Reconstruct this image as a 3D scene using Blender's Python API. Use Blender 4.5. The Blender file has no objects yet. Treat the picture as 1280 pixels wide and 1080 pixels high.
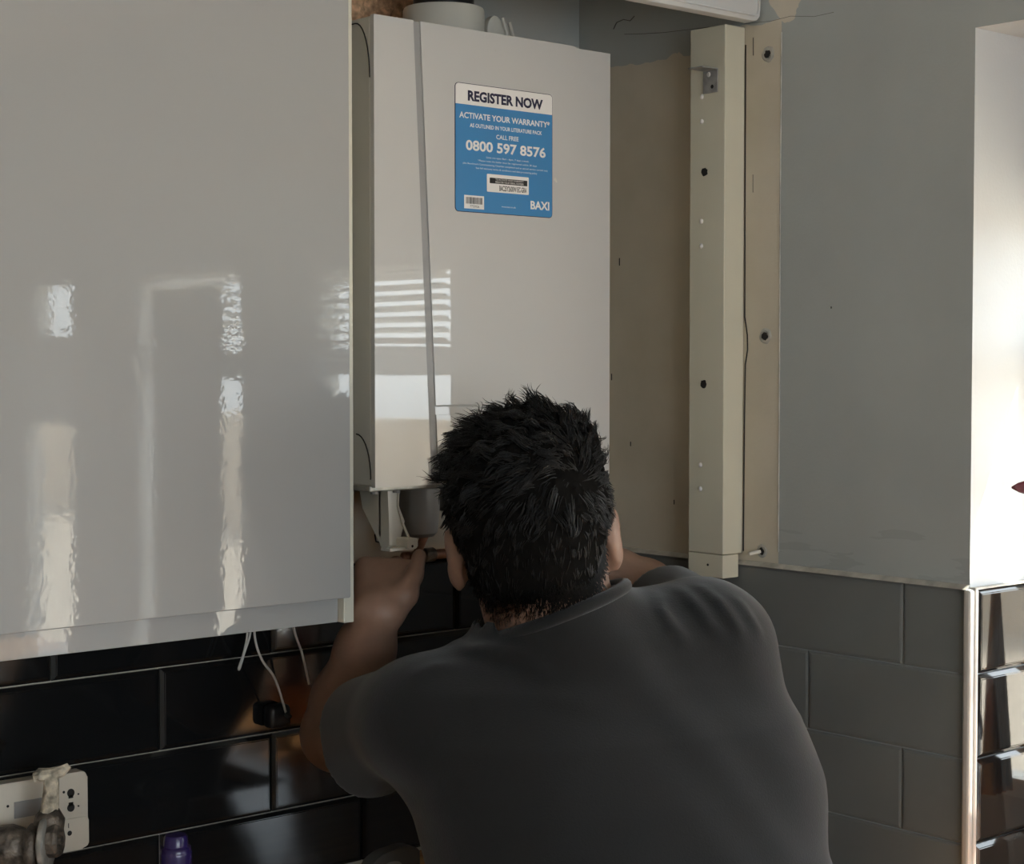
import bpy, bmesh, math, random
import numpy as np
from mathutils import Vector, Matrix

random.seed(7)
RNG = np.random.default_rng(7)
SC = bpy.context.scene
COL = SC.collection
PI = math.pi

# ------------------------------------------------------------------ camera, sky, sun, exposure
cam = bpy.data.cameras.new('camera')
cam.sensor_width = 36.0
cam.lens = 2200.0 / 1280.0 * 36.0
cam.clip_start = 0.05
cam_ob = bpy.data.objects.new('camera', cam)
COL.objects.link(cam_ob)
cam_ob.location = (-2.27, -2.42, 1.65)
cam_ob.rotation_euler = (PI / 2 - math.atan(85 / 2200), 0, math.radians(49 - 90))
SC.camera = cam_ob

SC.view_settings.view_transform = 'Standard'
SC.view_settings.look = 'None'
SC.view_settings.gamma = 1.0
SC.view_settings.use_curve_mapping = False
SC.view_settings.exposure = 0.60
SC.cycles.max_bounces = 14
SC.cycles.diffuse_bounces = 8
SC.cycles.glossy_bounces = 6
SC.cycles.transparent_max_bounces = 16
SC.cycles.use_denoising = True
SC.cycles.caustics_reflective = False
SC.cycles.caustics_refractive = False
SC.cycles.sample_clamp_indirect = 8.0

world = bpy.data.worlds.new('world')
SC.world = world
world.use_nodes = True
wn = world.node_tree
wn.nodes.clear()
w_out = wn.nodes.new('ShaderNodeOutputWorld')
w_bg = wn.nodes.new('ShaderNodeBackground')
w_sky = wn.nodes.new('ShaderNodeTexSky')
w_sky.sky_type = 'HOSEK_WILKIE'
w_sky.turbidity = 6.0
w_sky.ground_albedo = 0.4
w_sky.sun_direction = (0.45, -0.25, 0.857)
w_mix = wn.nodes.new('ShaderNodeMix')          # thin white cloud over the clear sky
w_mix.data_type = 'RGBA'
w_mix.inputs['Factor'].default_value = 0.6
w_mix.inputs['B'].default_value = (0.59, 0.61, 0.64, 1)
wn.links.new(w_sky.outputs[0], w_mix.inputs['A'])
w_bg.inputs['Strength'].default_value = 14.0
wn.links.new(w_mix.outputs['Result'], w_bg.inputs['Color'])
wn.links.new(w_bg.outputs[0], w_out.inputs[0])

sun = bpy.data.lights.new('sun', 'SUN')
sun.energy = 18.0
sun.angle = 0.01
sun.color = (1.0, 0.93, 0.84)
sun_ob = bpy.data.objects.new('sun', sun)
COL.objects.link(sun_ob)
sun_ob.rotation_euler = Vector((-0.45, 0.25, -0.857)).to_track_quat('-Z', 'Y').to_euler()


def portal(name, x, y0, y1, z0, z1, d):
    l = bpy.data.lights.new(name, 'AREA')
    l.shape = 'RECTANGLE'
    o = bpy.data.objects.new(name, l)
    COL.objects.link(o)
    if d == 'x':
        o.location = (x, (y0 + y1) / 2, (z0 + z1) / 2)
        o.rotation_euler = Vector((-1, 0, 0)).to_track_quat('-Z', 'Z').to_euler()
    else:
        o.location = ((y0 + y1) / 2, x, (z0 + z1) / 2)
        o.rotation_euler = Vector((0, 1, 0)).to_track_quat('-Z', 'Z').to_euler()
    l.size = abs(y1 - y0)
    l.size_y = abs(z1 - z0)
    l.cycles.is_portal = True


portal('portal_window_1', 0.30, -1.83, -0.88, 0.95, 1.9, 'x')
portal('portal_window_2', 0.30, -2.72, -2.12, 0.25, 1.91, 'x')
portal('portal_window_3', 0.30, -3.44, -3.06, 0.70, 1.93, 'x')
portal('portal_fill_window', -4.72, -3.0, -0.6, 0.9, 2.2, 'y')


# ------------------------------------------------------------------ materials
def mat(name, color, rough=0.5, spec=0.5, metal=0.0, var=0.0, vscale=8.0, bump=0.0, bscale=60.0, bdetail=3.0,
        coat=0.0, coat_rough=0.05, sheen=0.0, rvar=0.0, stretch=None, bdist=0.002):
    m = bpy.data.materials.new(name)
    m.use_nodes = True
    nt = m.node_tree
    b = nt.nodes['Principled BSDF']
    b.inputs['Base Color'].default_value = (*color, 1)
    b.inputs['Roughness'].default_value = rough
    b.inputs['Specular IOR Level'].default_value = spec
    b.inputs['Metallic'].default_value = metal
    b.inputs['Coat Weight'].default_value = coat
    b.inputs['Coat Roughness'].default_value = coat_rough
    b.inputs['Sheen Weight'].default_value = sheen
    tc = nt.nodes.new('ShaderNodeTexCoord')
    src = tc.outputs['Object']
    if stretch:
        mp = nt.nodes.new('ShaderNodeMapping')
        mp.inputs['Scale'].default_value = stretch
        nt.links.new(src, mp.inputs[0])
        src = mp.outputs[0]
    if var > 0:
        n = nt.nodes.new('ShaderNodeTexNoise')
        n.inputs['Scale'].default_value = vscale
        n.inputs['Detail'].default_value = 5
        nt.links.new(src, n.inputs['Vector'])
        r = nt.nodes.new('ShaderNodeValToRGB')
        r.color_ramp.elements[0].position = 0.3
        r.color_ramp.elements[1].position = 0.7
        r.color_ramp.elements[0].color = (*[max(0, c * (1 - var)) for c in color], 1)
        r.color_ramp.elements[1].color = (*[min(1, c * (1 + var)) for c in color], 1)
        nt.links.new(n.outputs['Fac'], r.inputs[0])
        nt.links.new(r.outputs[0], b.inputs['Base Color'])
        if rvar > 0:
            mr = nt.nodes.new('ShaderNodeMapRange')
            mr.inputs[3].default_value = max(0, rough - rvar)
            mr.inputs[4].default_value = min(1, rough + rvar)
            nt.links.new(n.outputs['Fac'], mr.inputs[0])
            nt.links.new(mr.outputs[0], b.inputs['Roughness'])
    if bump > 0:
        n2 = nt.nodes.new('ShaderNodeTexNoise')
        n2.inputs['Scale'].default_value = bscale
        n2.inputs['Detail'].default_value = bdetail
        nt.links.new(src, n2.inputs['Vector'])
        bp = nt.nodes.new('ShaderNodeBump')
        bp.inputs['Strength'].default_value = bump
        bp.inputs['Distance'].default_value = bdist
        nt.links.new(n2.outputs['Fac'], bp.inputs['Height'])
        nt.links.new(bp.outputs[0], b.inputs['Normal'])
    return m


GREY = (0.39, 0.415, 0.405)
BEIGE = (0.60, 0.55, 0.45)


def painted_wall_material():
    """grey emulsion, with bare beige plaster where the old wall unit stood and one torn flake"""
    m = mat('wall_paint', GREY, rough=0.55, spec=0.35, bump=0.12, bscale=180)
    nt = m.node_tree
    b = nt.nodes['Principled BSDF']
    L = nt.links.new
    tc = nt.nodes.new('ShaderNodeTexCoord')
    sep = nt.nodes.new('ShaderNodeSeparateXYZ')
    L(tc.outputs['Object'], sep.inputs[0])
    noise = nt.nodes.new('ShaderNodeTexNoise')
    noise.inputs['Scale'].default_value = 14
    noise.inputs['Detail'].default_value = 5
    L(tc.outputs['Object'], noise.inputs['Vector'])

    def M(op, a, b_):
        n = nt.nodes.new('ShaderNodeMath')
        n.operation = op
        for i, v in enumerate((a, b_)):
            if isinstance(v, (int, float)):
                n.inputs[i].default_value = v
            else:
                L(v, n.inputs[i])
        return n.outputs[0]
    wob = M('MULTIPLY', M('SUBTRACT', noise.outputs['Fac'], 0.5), 0.035)
    wob_s = M('MULTIPLY', wob, 0.08)
    zz = M('ADD', sep.outputs['Z'], wob)
    yy = M('ADD', sep.outputs['Y'], wob_s)
    in_y = M('GREATER_THAN', yy, -0.491)
    low = M('LESS_THAN', zz, 2.193)
    edge_strip = M('LESS_THAN', yy, -0.40)
    low2 = M('LESS_THAN', zz, 2.222)
    zone = M('MULTIPLY', in_y, M('MAXIMUM', low, M('MULTIPLY', edge_strip, low2)))
    # torn flake near the top of the beige strip
    noise2 = nt.nodes.new('ShaderNodeTexNoise')
    noise2.inputs['Scale'].default_value = 30
    L(tc.outputs['Object'], noise2.inputs['Vector'])
    wy = M('MULTIPLY', M('SUBTRACT', noise2.outputs['Fac'], 0.5), 0.05)
    dy = M('DIVIDE', M('ADD', M('ADD', sep.outputs['Y'], 0.503), wy), 0.035)
    dz = M('DIVIDE', M('ADD', M('SUBTRACT', sep.outputs['Z'], 2.262), wy), 0.042)
    flake = M('LESS_THAN', M('ADD', M('MULTIPLY', dy, dy), M('MULTIPLY', dz, dz)), 1.0)
    mask = M('MAXIMUM', zone, flake)
    # plaster tone variation
    n3 = nt.nodes.new('ShaderNodeTexNoise')
    n3.inputs['Scale'].default_value = 5
    n3.inputs['Detail'].default_value = 6
    L(tc.outputs['Object'], n3.inputs['Vector'])
    rp = nt.nodes.new('ShaderNodeValToRGB')
    rp.color_ramp.elements[0].position = 0.3
    rp.color_ramp.elements[1].position = 0.72
    rp.color_ramp.elements[0].color = (BEIGE[0] * 0.86, BEIGE[1] * 0.85, BEIGE[2] * 0.82, 1)
    rp.color_ramp.elements[1].color = (BEIGE[0] * 1.08, BEIGE[1] * 1.08, BEIGE[2] * 1.1, 1)
    L(n3.outputs['Fac'], rp.inputs[0])
    rg = nt.nodes.new('ShaderNodeValToRGB')
    rg.color_ramp.elements[0].position = 0.3
    rg.color_ramp.elements[1].position = 0.7
    rg.color_ramp.elements[0].color = (*[c * 0.95 for c in GREY], 1)
    rg.color_ramp.elements[1].color = (*[c * 1.05 for c in GREY], 1)
    L(n3.outputs['Fac'], rg.inputs[0])
    # long scuff smears low on the grey paint
    mp = nt.nodes.new('ShaderNodeMapping')
    mp.inputs['Scale'].default_value = (1, 6, 45)
    L(tc.outputs['Object'], mp.inputs[0])
    n4 = nt.nodes.new('ShaderNodeTexNoise')
    n4.inputs['Scale'].default_value = 1.0
    n4.inputs['Detail'].default_value = 3
    L(mp.outputs[0], n4.inputs['Vector'])
    sm = M('MULTIPLY', M('GREATER_THAN', n4.outputs['Fac'], 0.56), M('LESS_THAN', M('ADD', sep.outputs['Z'], wob), 1.385))
    mixs = nt.nodes.new('ShaderNodeMix')
    mixs.data_type = 'RGBA'
    L(M('MULTIPLY', sm, 0.13), mixs.inputs['Factor'])
    L(rg.outputs[0], mixs.inputs['A'])
    mixs.inputs['B'].default_value = (0.1, 0.1, 0.095, 1)
    mx = nt.nodes.new('ShaderNodeMix')
    mx.data_type = 'RGBA'
    L(mask, mx.inputs['Factor'])
    L(mixs.outputs['Result'], mx.inputs['A'])
    L(rp.outputs[0], mx.inputs['B'])
    L(mx.outputs['Result'], b.inputs['Base Color'])
    return m


def wood_material(name, c0, c1, axis_scale):
    m = mat(name, c0, rough=0.16, spec=0.5)
    nt = m.node_tree
    b = nt.nodes['Principled BSDF']
    tc = nt.nodes.new('ShaderNodeTexCoord')
    mp = nt.nodes.new('ShaderNodeMapping')
    mp.inputs['Scale'].default_value = axis_scale
    n = nt.nodes.new('ShaderNodeTexNoise')
    n.inputs['Scale'].default_value = 3
    n.inputs['Detail'].default_value = 8
    r = nt.nodes.new('ShaderNodeValToRGB')
    r.color_ramp.elements[0].position = 0.35
    r.color_ramp.elements[1].position = 0.65
    r.color_ramp.elements[0].color = (*c0, 1)
    r.color_ramp.elements[1].color = (*c1, 1)
    nt.links.new(tc.outputs['Object'], mp.inputs[0])
    nt.links.new(mp.outputs[0], n.inputs['Vector'])
    nt.links.new(n.outputs['Fac'], r.inputs[0])
    nt.links.new(r.outputs[0], b.inputs['Base Color'])
    return m


def glass_material():
    m = bpy.data.materials.new('window_glass')
    m.use_nodes = True
    nt = m.node_tree
    nt.nodes.clear()
    o = nt.nodes.new('ShaderNodeOutputMaterial')
    t = nt.nodes.new('ShaderNodeBsdfTransparent')
    t.inputs[0].default_value = (0.92, 0.94, 0.93, 1)
    g = nt.nodes.new('ShaderNodeBsdfGlossy')
    g.inputs['Roughness'].default_value = 0.0
    lw = nt.nodes.new('ShaderNodeLayerWeight')
    lw.inputs['Blend'].default_value = 0.5
    pw = nt.nodes.new('ShaderNodeMath')
    pw.operation = 'POWER'
    pw.inputs[1].default_value = 5.0
    f = nt.nodes.new('ShaderNodeMath')
    f.operation = 'MULTIPLY_ADD'
    f.inputs[1].default_value = 0.96
    f.inputs[2].default_value = 0.04
    nt.links.new(lw.outputs['Facing'], pw.inputs[0])
    nt.links.new(pw.outputs[0], f.inputs[0])
    x = nt.nodes.new('ShaderNodeMixShader')
    nt.links.new(f.outputs[0], x.inputs[0])
    nt.links.new(t.outputs[0], x.inputs[1])
    nt.links.new(g.outputs[0], x.inputs[2])
    nt.links.new(x.outputs[0], o.inputs[0])
    return m


M_WALL = painted_wall_material()
M_WHITE_PAINT = mat('white_satin_paint', (0.56, 0.57, 0.57), rough=0.45, spec=0.16, bump=0.25, bscale=210, bdetail=2, bdist=0.001, var=0.03, vscale=5)
M_PLAIN = mat('room_emulsion', (0.50, 0.50, 0.48), rough=0.8, spec=0.2)
M_CEIL = mat('ceiling_white', (0.75, 0.75, 0.73), rough=0.9, spec=0.1)
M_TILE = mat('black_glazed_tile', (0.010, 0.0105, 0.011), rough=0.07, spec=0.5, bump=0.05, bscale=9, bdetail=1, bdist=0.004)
M_TILE_HAZY_DUSTY = mat('hazy_dusty_black_tile', (0.170, 0.182, 0.180), rough=0.35, spec=0.4, var=0.06, vscale=6)  # grey base colour holds a veil of flare haze as well as dust
M_GROUT = mat('dark_grout', (0.05, 0.05, 0.05), rough=0.8)
M_CHROME = mat('satin_aluminium', (0.80, 0.78, 0.74), rough=0.5, metal=0.55)
M_CRACK = mat('crack_shadow', (0.13, 0.12, 0.105), rough=0.9)
M_SEAL = mat('pale_sealant', (0.42, 0.41, 0.37), rough=0.5, var=0.3, vscale=30)
M_FLOOR = wood_material('floor_boards', (0.30, 0.17, 0.08), (0.46, 0.28, 0.14), (1, 12, 1))
M_WORKTOP = wood_material('oak_worktop', (0.40, 0.19, 0.07), (0.60, 0.32, 0.13), (2, 18, 1))
M_UNIT = mat('base_unit_grey', (0.42, 0.42, 0.41), rough=0.2)
M_DOOR = mat('grey_gloss_door', (0.365, 0.367, 0.362), rough=0.02, spec=0.5, bump=0.065, bscale=115, bdetail=1.0, bdist=0.0006)
M_EDGE = mat('cream_edging', (0.60, 0.585, 0.50), rough=0.35)
M_CARCASS = mat('carcass_grey', (0.42, 0.42, 0.40), rough=0.3)
M_BOILER = mat('boiler_white', (0.54, 0.538, 0.528), rough=0.02, spec=0.5, bump=0.04, bscale=7, bdetail=1, bdist=0.004)
M_BOILER_SIDE = mat('boiler_side_white', (0.55, 0.54, 0.50), rough=0.35)
M_GROOVE = mat('groove_grey', (0.30, 0.30, 0.30), rough=0.4)
M_DARK = mat('dark_recess', (0.02, 0.018, 0.016), rough=0.8)
M_STEEL = mat('galvanised_steel', (0.34, 0.34, 0.335), rough=0.5, metal=0.35, var=0.2, vscale=60)
M_STEEL_DULL = mat('dull_steel_rim', (0.5, 0.49, 0.45), rough=0.5, metal=0.6, var=0.3, vscale=40)
M_PLASTIC_WHITE = mat('off_white_plastic', (0.66, 0.63, 0.56), rough=0.35)
M_PLASTIC_GREY = mat('grey_plastic', (0.30, 0.29, 0.28), rough=0.4)
M_GRIP = mat('dark_grey_grip', (0.10, 0.10, 0.095), rough=0.5)
M_FLUE = mat('flue_grey_white', (0.58, 0.56, 0.50), rough=0.4)
M_COPPER = mat('copper_pipe', (0.42, 0.24, 0.17), rough=0.5, metal=0.8, var=0.25, vscale=50)
M_POST = mat('cream_post_board', (0.62, 0.60, 0.49), rough=0.45, spec=0.4, var=0.03, vscale=6)
M_FASCIA = mat('white_fascia', (0.62, 0.63, 0.63), rough=0.3)
M_BRICK = mat('rough_brick', (0.78, 0.43, 0.26), rough=0.95, spec=0.1, var=0.5, vscale=70, bump=0.8, bscale=160, bdist=0.006)
M_BLUE = mat('sticker_blue', (0.055, 0.235, 0.50), rough=0.32)
M_STICKER_WHITE = mat('sticker_white', (0.82, 0.80, 0.78), rough=0.35)
M_INK = mat('ink_navy', (0.012, 0.012, 0.045), rough=0.4)
M_BLACK = mat('ink_black', (0.012, 0.012, 0.013), rough=0.4)
M_SKIN = mat('skin', (0.235, 0.14, 0.098), rough=0.5, spec=0.4, var=0.10, vscale=35, bump=0.12, bscale=260)
M_SKIN.node_tree.nodes['Principled BSDF'].inputs['Subsurface Weight'].default_value = 0.12
M_SKIN.node_tree.nodes['Principled BSDF'].inputs['Subsurface Radius'].default_value = (0.012, 0.004, 0.002)
M_SKIN.node_tree.nodes['Principled BSDF'].inputs['Subsurface Scale'].default_value = 1.0
M_HAIR = mat('black_hair', (0.006, 0.0055, 0.0052), rough=0.48, spec=0.35)
M_SCALP = mat('hair_base', (0.006, 0.0055, 0.005), rough=0.9, spec=0.02)
M_SHIRT = mat('black_tshirt', (0.0135, 0.0135, 0.014), rough=0.9, spec=0.12, sheen=0.22, bump=0.35, bscale=420, bdetail=2, bdist=0.001)
M_TROUSER = mat('dark_trousers', (0.02, 0.022, 0.03), rough=0.9)
M_SHOE = mat('black_shoes', (0.015, 0.015, 0.015), rough=0.5)
M_EYE = mat('eye_white', (0.75, 0.74, 0.72), rough=0.1)
M_LIP = mat('lips', (0.34, 0.13, 0.10), rough=0.5)
M_CORRODED = mat('corroded_metal', (0.15, 0.125, 0.10), rough=0.5, metal=0.4, var=0.75, vscale=55, bump=0.7, bscale=130, bdist=0.004)
M_LIMESCALE = mat('limescale_crust', (0.55, 0.49, 0.38), rough=0.85, var=0.6, vscale=70, bump=0.8, bscale=140, bdist=0.004)
M_BOX = mat('aged_white_plastic', (0.66, 0.60, 0.50), rough=0.4, var=0.05, vscale=20)
M_PURPLE = mat('purple_plastic', (0.022, 0.013, 0.075), rough=0.22)
M_CABLE = mat('white_cable', (0.62, 0.61, 0.57), rough=0.45)
M_GLASS = glass_material()
M_UPVC = mat('white_upvc', (0.70, 0.70, 0.68), rough=0.25)
M_BLIND = mat('blind_slat', (0.70, 0.69, 0.66), rough=0.5)
M_CURTAIN = mat('grey_blackout', (0.33, 0.33, 0.32), rough=0.9)
M_ORANGE = mat('orange_cloth', (0.85, 0.42, 0.16), rough=0.8, var=0.25, vscale=20, sheen=0.2)
M_MAROON = mat('maroon_leaf', (0.11, 0.022, 0.030), rough=0.18, var=0.3, vscale=25)
M_POT = mat('terracotta_pot', (0.45, 0.18, 0.08), rough=0.8)
M_SOIL = mat('potting_soil', (0.03, 0.02, 0.015), rough=1.0)
M_PATIO = mat('patio_slabs', (0.62, 0.54, 0.44), rough=0.9, var=0.2, vscale=3)
M_GARDEN = mat('rendered_garden_wall', (0.62, 0.52, 0.40), rough=0.9, var=0.1, vscale=2)


# ------------------------------------------------------------------ helpers
def link(name, me, parent=None, m=None, loc=None):
    o = bpy.data.objects.new(name, me)
    COL.objects.link(o)
    if m is not None and me is not None and not me.materials:
        me.materials.append(m)
    if parent is not None:
        o.parent = parent
        o.matrix_parent_inverse = Matrix.Translation(-parent.location) if parent.type == 'EMPTY' and parent.parent is None else Matrix.Identity(4)
    if loc is not None:
        o.location = loc
    return o


def tag(o, label, cat, group=None, kind=None):
    o['label'] = label
    o['category'] = cat
    if group:
        o['group'] = group
    if kind:
        o['kind'] = kind
    return o


def empty(name, loc, label, cat, group=None):
    o = bpy.data.objects.new(name, None)
    COL.objects.link(o)
    o.location = loc
    o.empty_display_size = 0.05
    return tag(o, label, cat, group)


class MB:
    """collects pieces in world coordinates, builds ONE mesh object"""

    def __init__(self):
        self.bm = bmesh.new()

    def box(self, x0, x1, y0, y1, z0, z1, bev=0.0, seg=2):
        r = bmesh.ops.create_cube(self.bm, size=1.0)
        vs = r['verts']
        for v in vs:
            v.co = Vector(((x0 + x1) / 2 + v.co.x * (x1 - x0), (y0 + y1) / 2 + v.co.y * (y1 - y0), (z0 + z1) / 2 + v.co.z * (z1 - z0)))
        if bev > 0:
            es = list({e for v in vs for e in v.link_edges})
            bmesh.ops.bevel(self.bm, geom=es, offset=bev, segments=seg, affect='EDGES', profile=0.5)
        return self

    def prism_xz(self, pts, y0, y1, bev=0.0):
        """polygon in x,z (counter-clockwise seen from -y) extruded from y0 (front) to y1"""
        f = [self.bm.verts.new((x, y0, z)) for x, z in pts]
        b = [self.bm.verts.new((x, y1, z)) for x, z in pts]
        n = len(pts)
        faces = [self.bm.faces.new(f), self.bm.faces.new(b[::-1])]
        for i in range(n):
            faces.append(self.bm.faces.new((f[i], b[i], b[(i + 1) % n], f[(i + 1) % n])))
        if bev > 0:
            es = list({e for e in faces[0].edges})
            bmesh.ops.bevel(self.bm, geom=es, offset=bev, segments=2, affect='EDGES', profile=0.5)
        return self

    def prism_yz(self, pts, x0, x1):
        f = [self.bm.verts.new((x0, y, z)) for y, z in pts]
        b = [self.bm.verts.new((x1, y, z)) for y, z in pts]
        n = len(pts)
        self.bm.faces.new(f)
        self.bm.faces.new(b[::-1])
        for i in range(n):
            self.bm.faces.new((f[i], b[i], b[(i + 1) % n], f[(i + 1) % n]))
        return self

    def tube(self, pts, r, n=8, cap=True):
        pts = [Vector(p) for p in pts]
        rs = r if isinstance(r, (list, tuple)) else [r] * len(pts)
        rings = []
        ref = Vector((0.31, 0.2, 0.93)).normalized()
        for i, p in enumerate(pts):
            a = pts[max(i - 1, 0)]
            b = pts[min(i + 1, len(pts) - 1)]
            t = (b - a).normalized()
            if abs(t.dot(ref)) > 0.95:
                ref = Vector((0.9, 0.3, -0.2)).normalized()
            u = (ref - t * ref.dot(t)).normalized()
            ref = u
            w = t.cross(u)
            rings.append([self.bm.verts.new(p + (u * math.cos(2 * PI * k / n) + w * math.sin(2 * PI * k / n)) * rs[i]) for k in range(n)])
        for i in range(len(rings) - 1):
            for k in range(n):
                self.bm.faces.new((rings[i][k], rings[i][(k + 1) % n], rings[i + 1][(k + 1) % n], rings[i + 1][k]))
        if cap:
            self.bm.faces.new(rings[0][::-1])
            self.bm.faces.new(rings[-1])
        return self

    def lathe(self, prof, center, axis=(0, 0, 1), n=28):
        """prof: list of (radius, height along axis)"""
        ax = Vector(axis).normalized()
        ref = Vector((1, 0, 0)) if abs(ax.x) < 0.9 else Vector((0, 1, 0))
        u = (ref - ax * ref.dot(ax)).normalized()
        w = ax.cross(u)
        c = Vector(center)
        rings = []
        for r, h in prof:
            if r < 1e-5:
                rings.append([self.bm.verts.new(c + ax * h)])
            else:
                rings.append([self.bm.verts.new(c + ax * h + (u * math.cos(2 * PI * k / n) + w * math.sin(2 * PI * k / n)) * r) for k in range(n)])
        for i in range(len(rings) - 1):
            A, B = rings[i], rings[i + 1]
            for k in range(n):
                k2 = (k + 1) % n
                if len(A) == 1 and len(B) == 1:
                    continue
                if len(A) == 1:
                    self.bm.faces.new((A[0], B[k2], B[k]))
                elif len(B) == 1:
                    self.bm.faces.new((A[k], A[k2], B[0]))
                else:
                    self.bm.faces.new((A[k], A[k2], B[k2], B[k]))
        return self

    def build(self, name, m, parent=None, smooth=False, autosmooth=None):
        bmesh.ops.recalc_face_normals(self.bm, faces=self.bm.faces[:])
        me = bpy.data.meshes.new(name)
        self.bm.to_mesh(me)
        self.bm.free()
        if smooth:
            for p in me.polygons:
                p.use_smooth = True
        if autosmooth:
            me.set_sharp_from_angle(angle=math.radians(autosmooth))
        return link(name, me, parent, m)


def S(o):
    o['kind'] = 'structure'
    return o


def rounded_rect(x0, x1, z0, z1, r, n=5):
    pts = []
    for cx, cz, a0 in ((x1 - r, z0 + r, -90), (x1 - r, z1 - r, 0), (x0 + r, z1 - r, 90), (x0 + r, z0 + r, 180)):
        for k in range(n + 1):
            a = math.radians(a0 + 90 * k / n)
            pts.append((cx + r * math.cos(a), cz + r * math.sin(a)))
    return pts


# ------------------------------------------------------------------ room shell
YJ = -0.868          # where the right wall ends and the window recess begins
floor = S(MB().box(-3.7, 0.5, -4.75, 0.12, -0.40, -0.297).build('floor', M_FLOOR))
ceiling = S(MB().box(-3.7, 0.5, -4.75, 0.12, 2.5, 2.6).build('ceiling', M_CEIL))
wall_back = S(MB().box(-3.7, 0.5, 0.0, 0.12, -0.3, 2.5).build('wall_back', M_WALL))
wall_left = S(MB().box(-3.82, -3.7, -4.75, 0.12, -0.3, 2.5).build('wall_left', M_PLAIN))

# right wall: grey inner face, white painted end (the jamb of the recess)
bm_r = MB().box(0.0, 0.5, YJ, 0.0, -0.3, 2.5)
wall_right = S(bm_r.build('wall_right', M_WALL))
wall_right.data.materials.append(M_WHITE_PAINT)
for p in wall_right.data.polygons:
    if p.normal.y < -0.9:
        p.material_index = 1
lintel = MB().box(0.0, 0.2, -4.6, YJ, 2.154, 2.5).build('wall_lintel', M_WALL)
lintel.data.materials.append(M_WHITE_PAINT)
for p in lintel.data.polygons:
    if p.normal.z < -0.9:
        p.material_index = 1
S(lintel)
wm = MB()
X0, X1 = 0.2, 0.252
wm.box(X0, X1, -0.88, YJ, -0.3, 2.5)
wm.box(X0, X1, -2.13, -1.825, -0.3, 2.5)
wm.box(X0, X1, -3.07, -2.714, -0.3, 2.5)
wm.box(X0, X1, -4.6, -3.432, -0.3, 2.5)
for y0, y1, za, zb in ((-1.825, -0.88, 0.95, 1.89), (-2.714, -2.13, 0.25, 1.905), (-3.432, -3.07, 0.70, 1.92)):
    wm.box(X0, X1, y0, y1, -0.3, za)
    wm.box(X0, X1, y0, y1, zb, 2.5)
wall_window = S(wm.build('wall_window', M_PLAIN))
# front wall behind the photographer, with an unseen window added for fill light
wf = MB()
wf.box(-3.7, -3.0, -4.75, -4.6, -0.3, 2.5).box(-0.6, 0.5, -4.75, -4.6, -0.3, 2.5).box(-3.0, -0.6, -4.75, -4.6, -0.3, 0.9).box(-3.0, -0.6, -4.75, -4.6, 2.2, 2.5)
S(wf.build('wall_front', M_PLAIN))

# windows: frame bars are one mesh, panes children
def window(name, y0, y1, z0, z1, bar, extra=()):
    f = MB()
    t = 0.03
    f.box(0.198, 0.250, y0, y0 + t, z0, z1).box(0.198, 0.250, y1 - t, y1, z0, z1)
    f.box(0.198, 0.250, y0, y1, z0, z0 + t).box(0.198, 0.250, y0, y1, z1 - t, z1)
    f.box(0.194, 0.254, y0, y1, bar[0], bar[1])
    for e in extra:
        f.box(*e)
    w = S(f.build(name, M_UPVC))
    MB().box(0.208, 0.214, y0 + t, y1 - t, bar[1], z1 - t).build('pane', M_GLASS, w)
    MB().box(0.208, 0.214, y0 + t, y1 - t, z0 + t, bar[0]).build('pane', M_GLASS, w)
    return w


window('window_1', -1.825, -0.88, 0.95, 1.89, (1.625, 1.69))
window('window_2', -2.714, -2.13, 0.25, 1.905, (1.612, 1.683))
window('window_3', -3.432, -3.07, 0.70, 1.92, (1.468, 1.740), extra=((0.198, 0.25, -3.43, -3.33, 1.74, 1.92),))
w4 = MB()  # added rear window, lifts the light on the right wall and post
for xa in (-3.0, -2.215, -1.43, -0.65):
    w4.box(xa, xa + 0.05, -4.70, -4.65, 0.9, 2.2)
w4.box(-3, -0.6, -4.70, -4.65, 0.9, 0.95).box(-3, -0.6, -4.70, -4.65, 2.15, 2.2)
w4 = S(w4.build('fill_window', M_UPVC))
for xa in (-2.95, -2.165, -1.38):
    MB().box(xa, xa + 0.73, -4.68, -4.672, 0.95, 2.15).build('pane', M_GLASS, w4)

# outside, seen only through the windows and in the reflections
S(MB().box(0.5, 14.0, -24.0, 3.0, -0.50, -0.40).build('ground_patio', M_PATIO))
S(MB().box(9.2, 9.4, -22.0, 2.0, -0.40, 1.05).build('wall_garden', M_GARDEN))

# ------------------------------------------------------------------ glazed wall tiles
TH = 0.1305
ZT = 1.308


def tile_mesh(w, h, name, dp=1.0):
    """bevelled-edge tile lying in local x/z, front towards -y"""
    g = 0.0012
    b = 0.008 if dp == 1.0 else 0.0045
    bm = bmesh.new()
    a = [bm.verts.new(c) for c in ((g, 0, g), (w - g, 0, g), (w - g, 0, h - g), (g, 0, h - g))]
    c = [bm.verts.new(v) for v in ((g, -0.0045 * dp, g), (w - g, -0.0045 * dp, g), (w - g, -0.0045 * dp, h - g), (g, -0.0045 * dp, h - g))]
    d = [bm.verts.new(v) for v in ((b, -0.009 * dp, b), (w - b, -0.009 * dp, b), (w - b, -0.009 * dp, h - b), (b, -0.009 * dp, h - b))]
    for A, B in ((a, c), (c, d)):
        for i in range(4):
            bm.faces.new((A[i], A[(i + 1) % 4], B[(i + 1) % 4], B[i]))
    bm.faces.new(d)
    bmesh.ops.recalc_face_normals(bm, faces=bm.faces[:])
    es = [e for e in d[0].link_edges]
    bmesh.ops.bevel(bm, geom=list({e for v in d for e in v.link_edges if all(q in d for q in e.verts)}), offset=0.0012, segments=2, affect='EDGES')
    me = bpy.data.meshes.new(name)
    bm.to_mesh(me)
    bm.free()
    me.materials.append(M_TILE)
    return me


TILE_CACHE = {}


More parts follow.
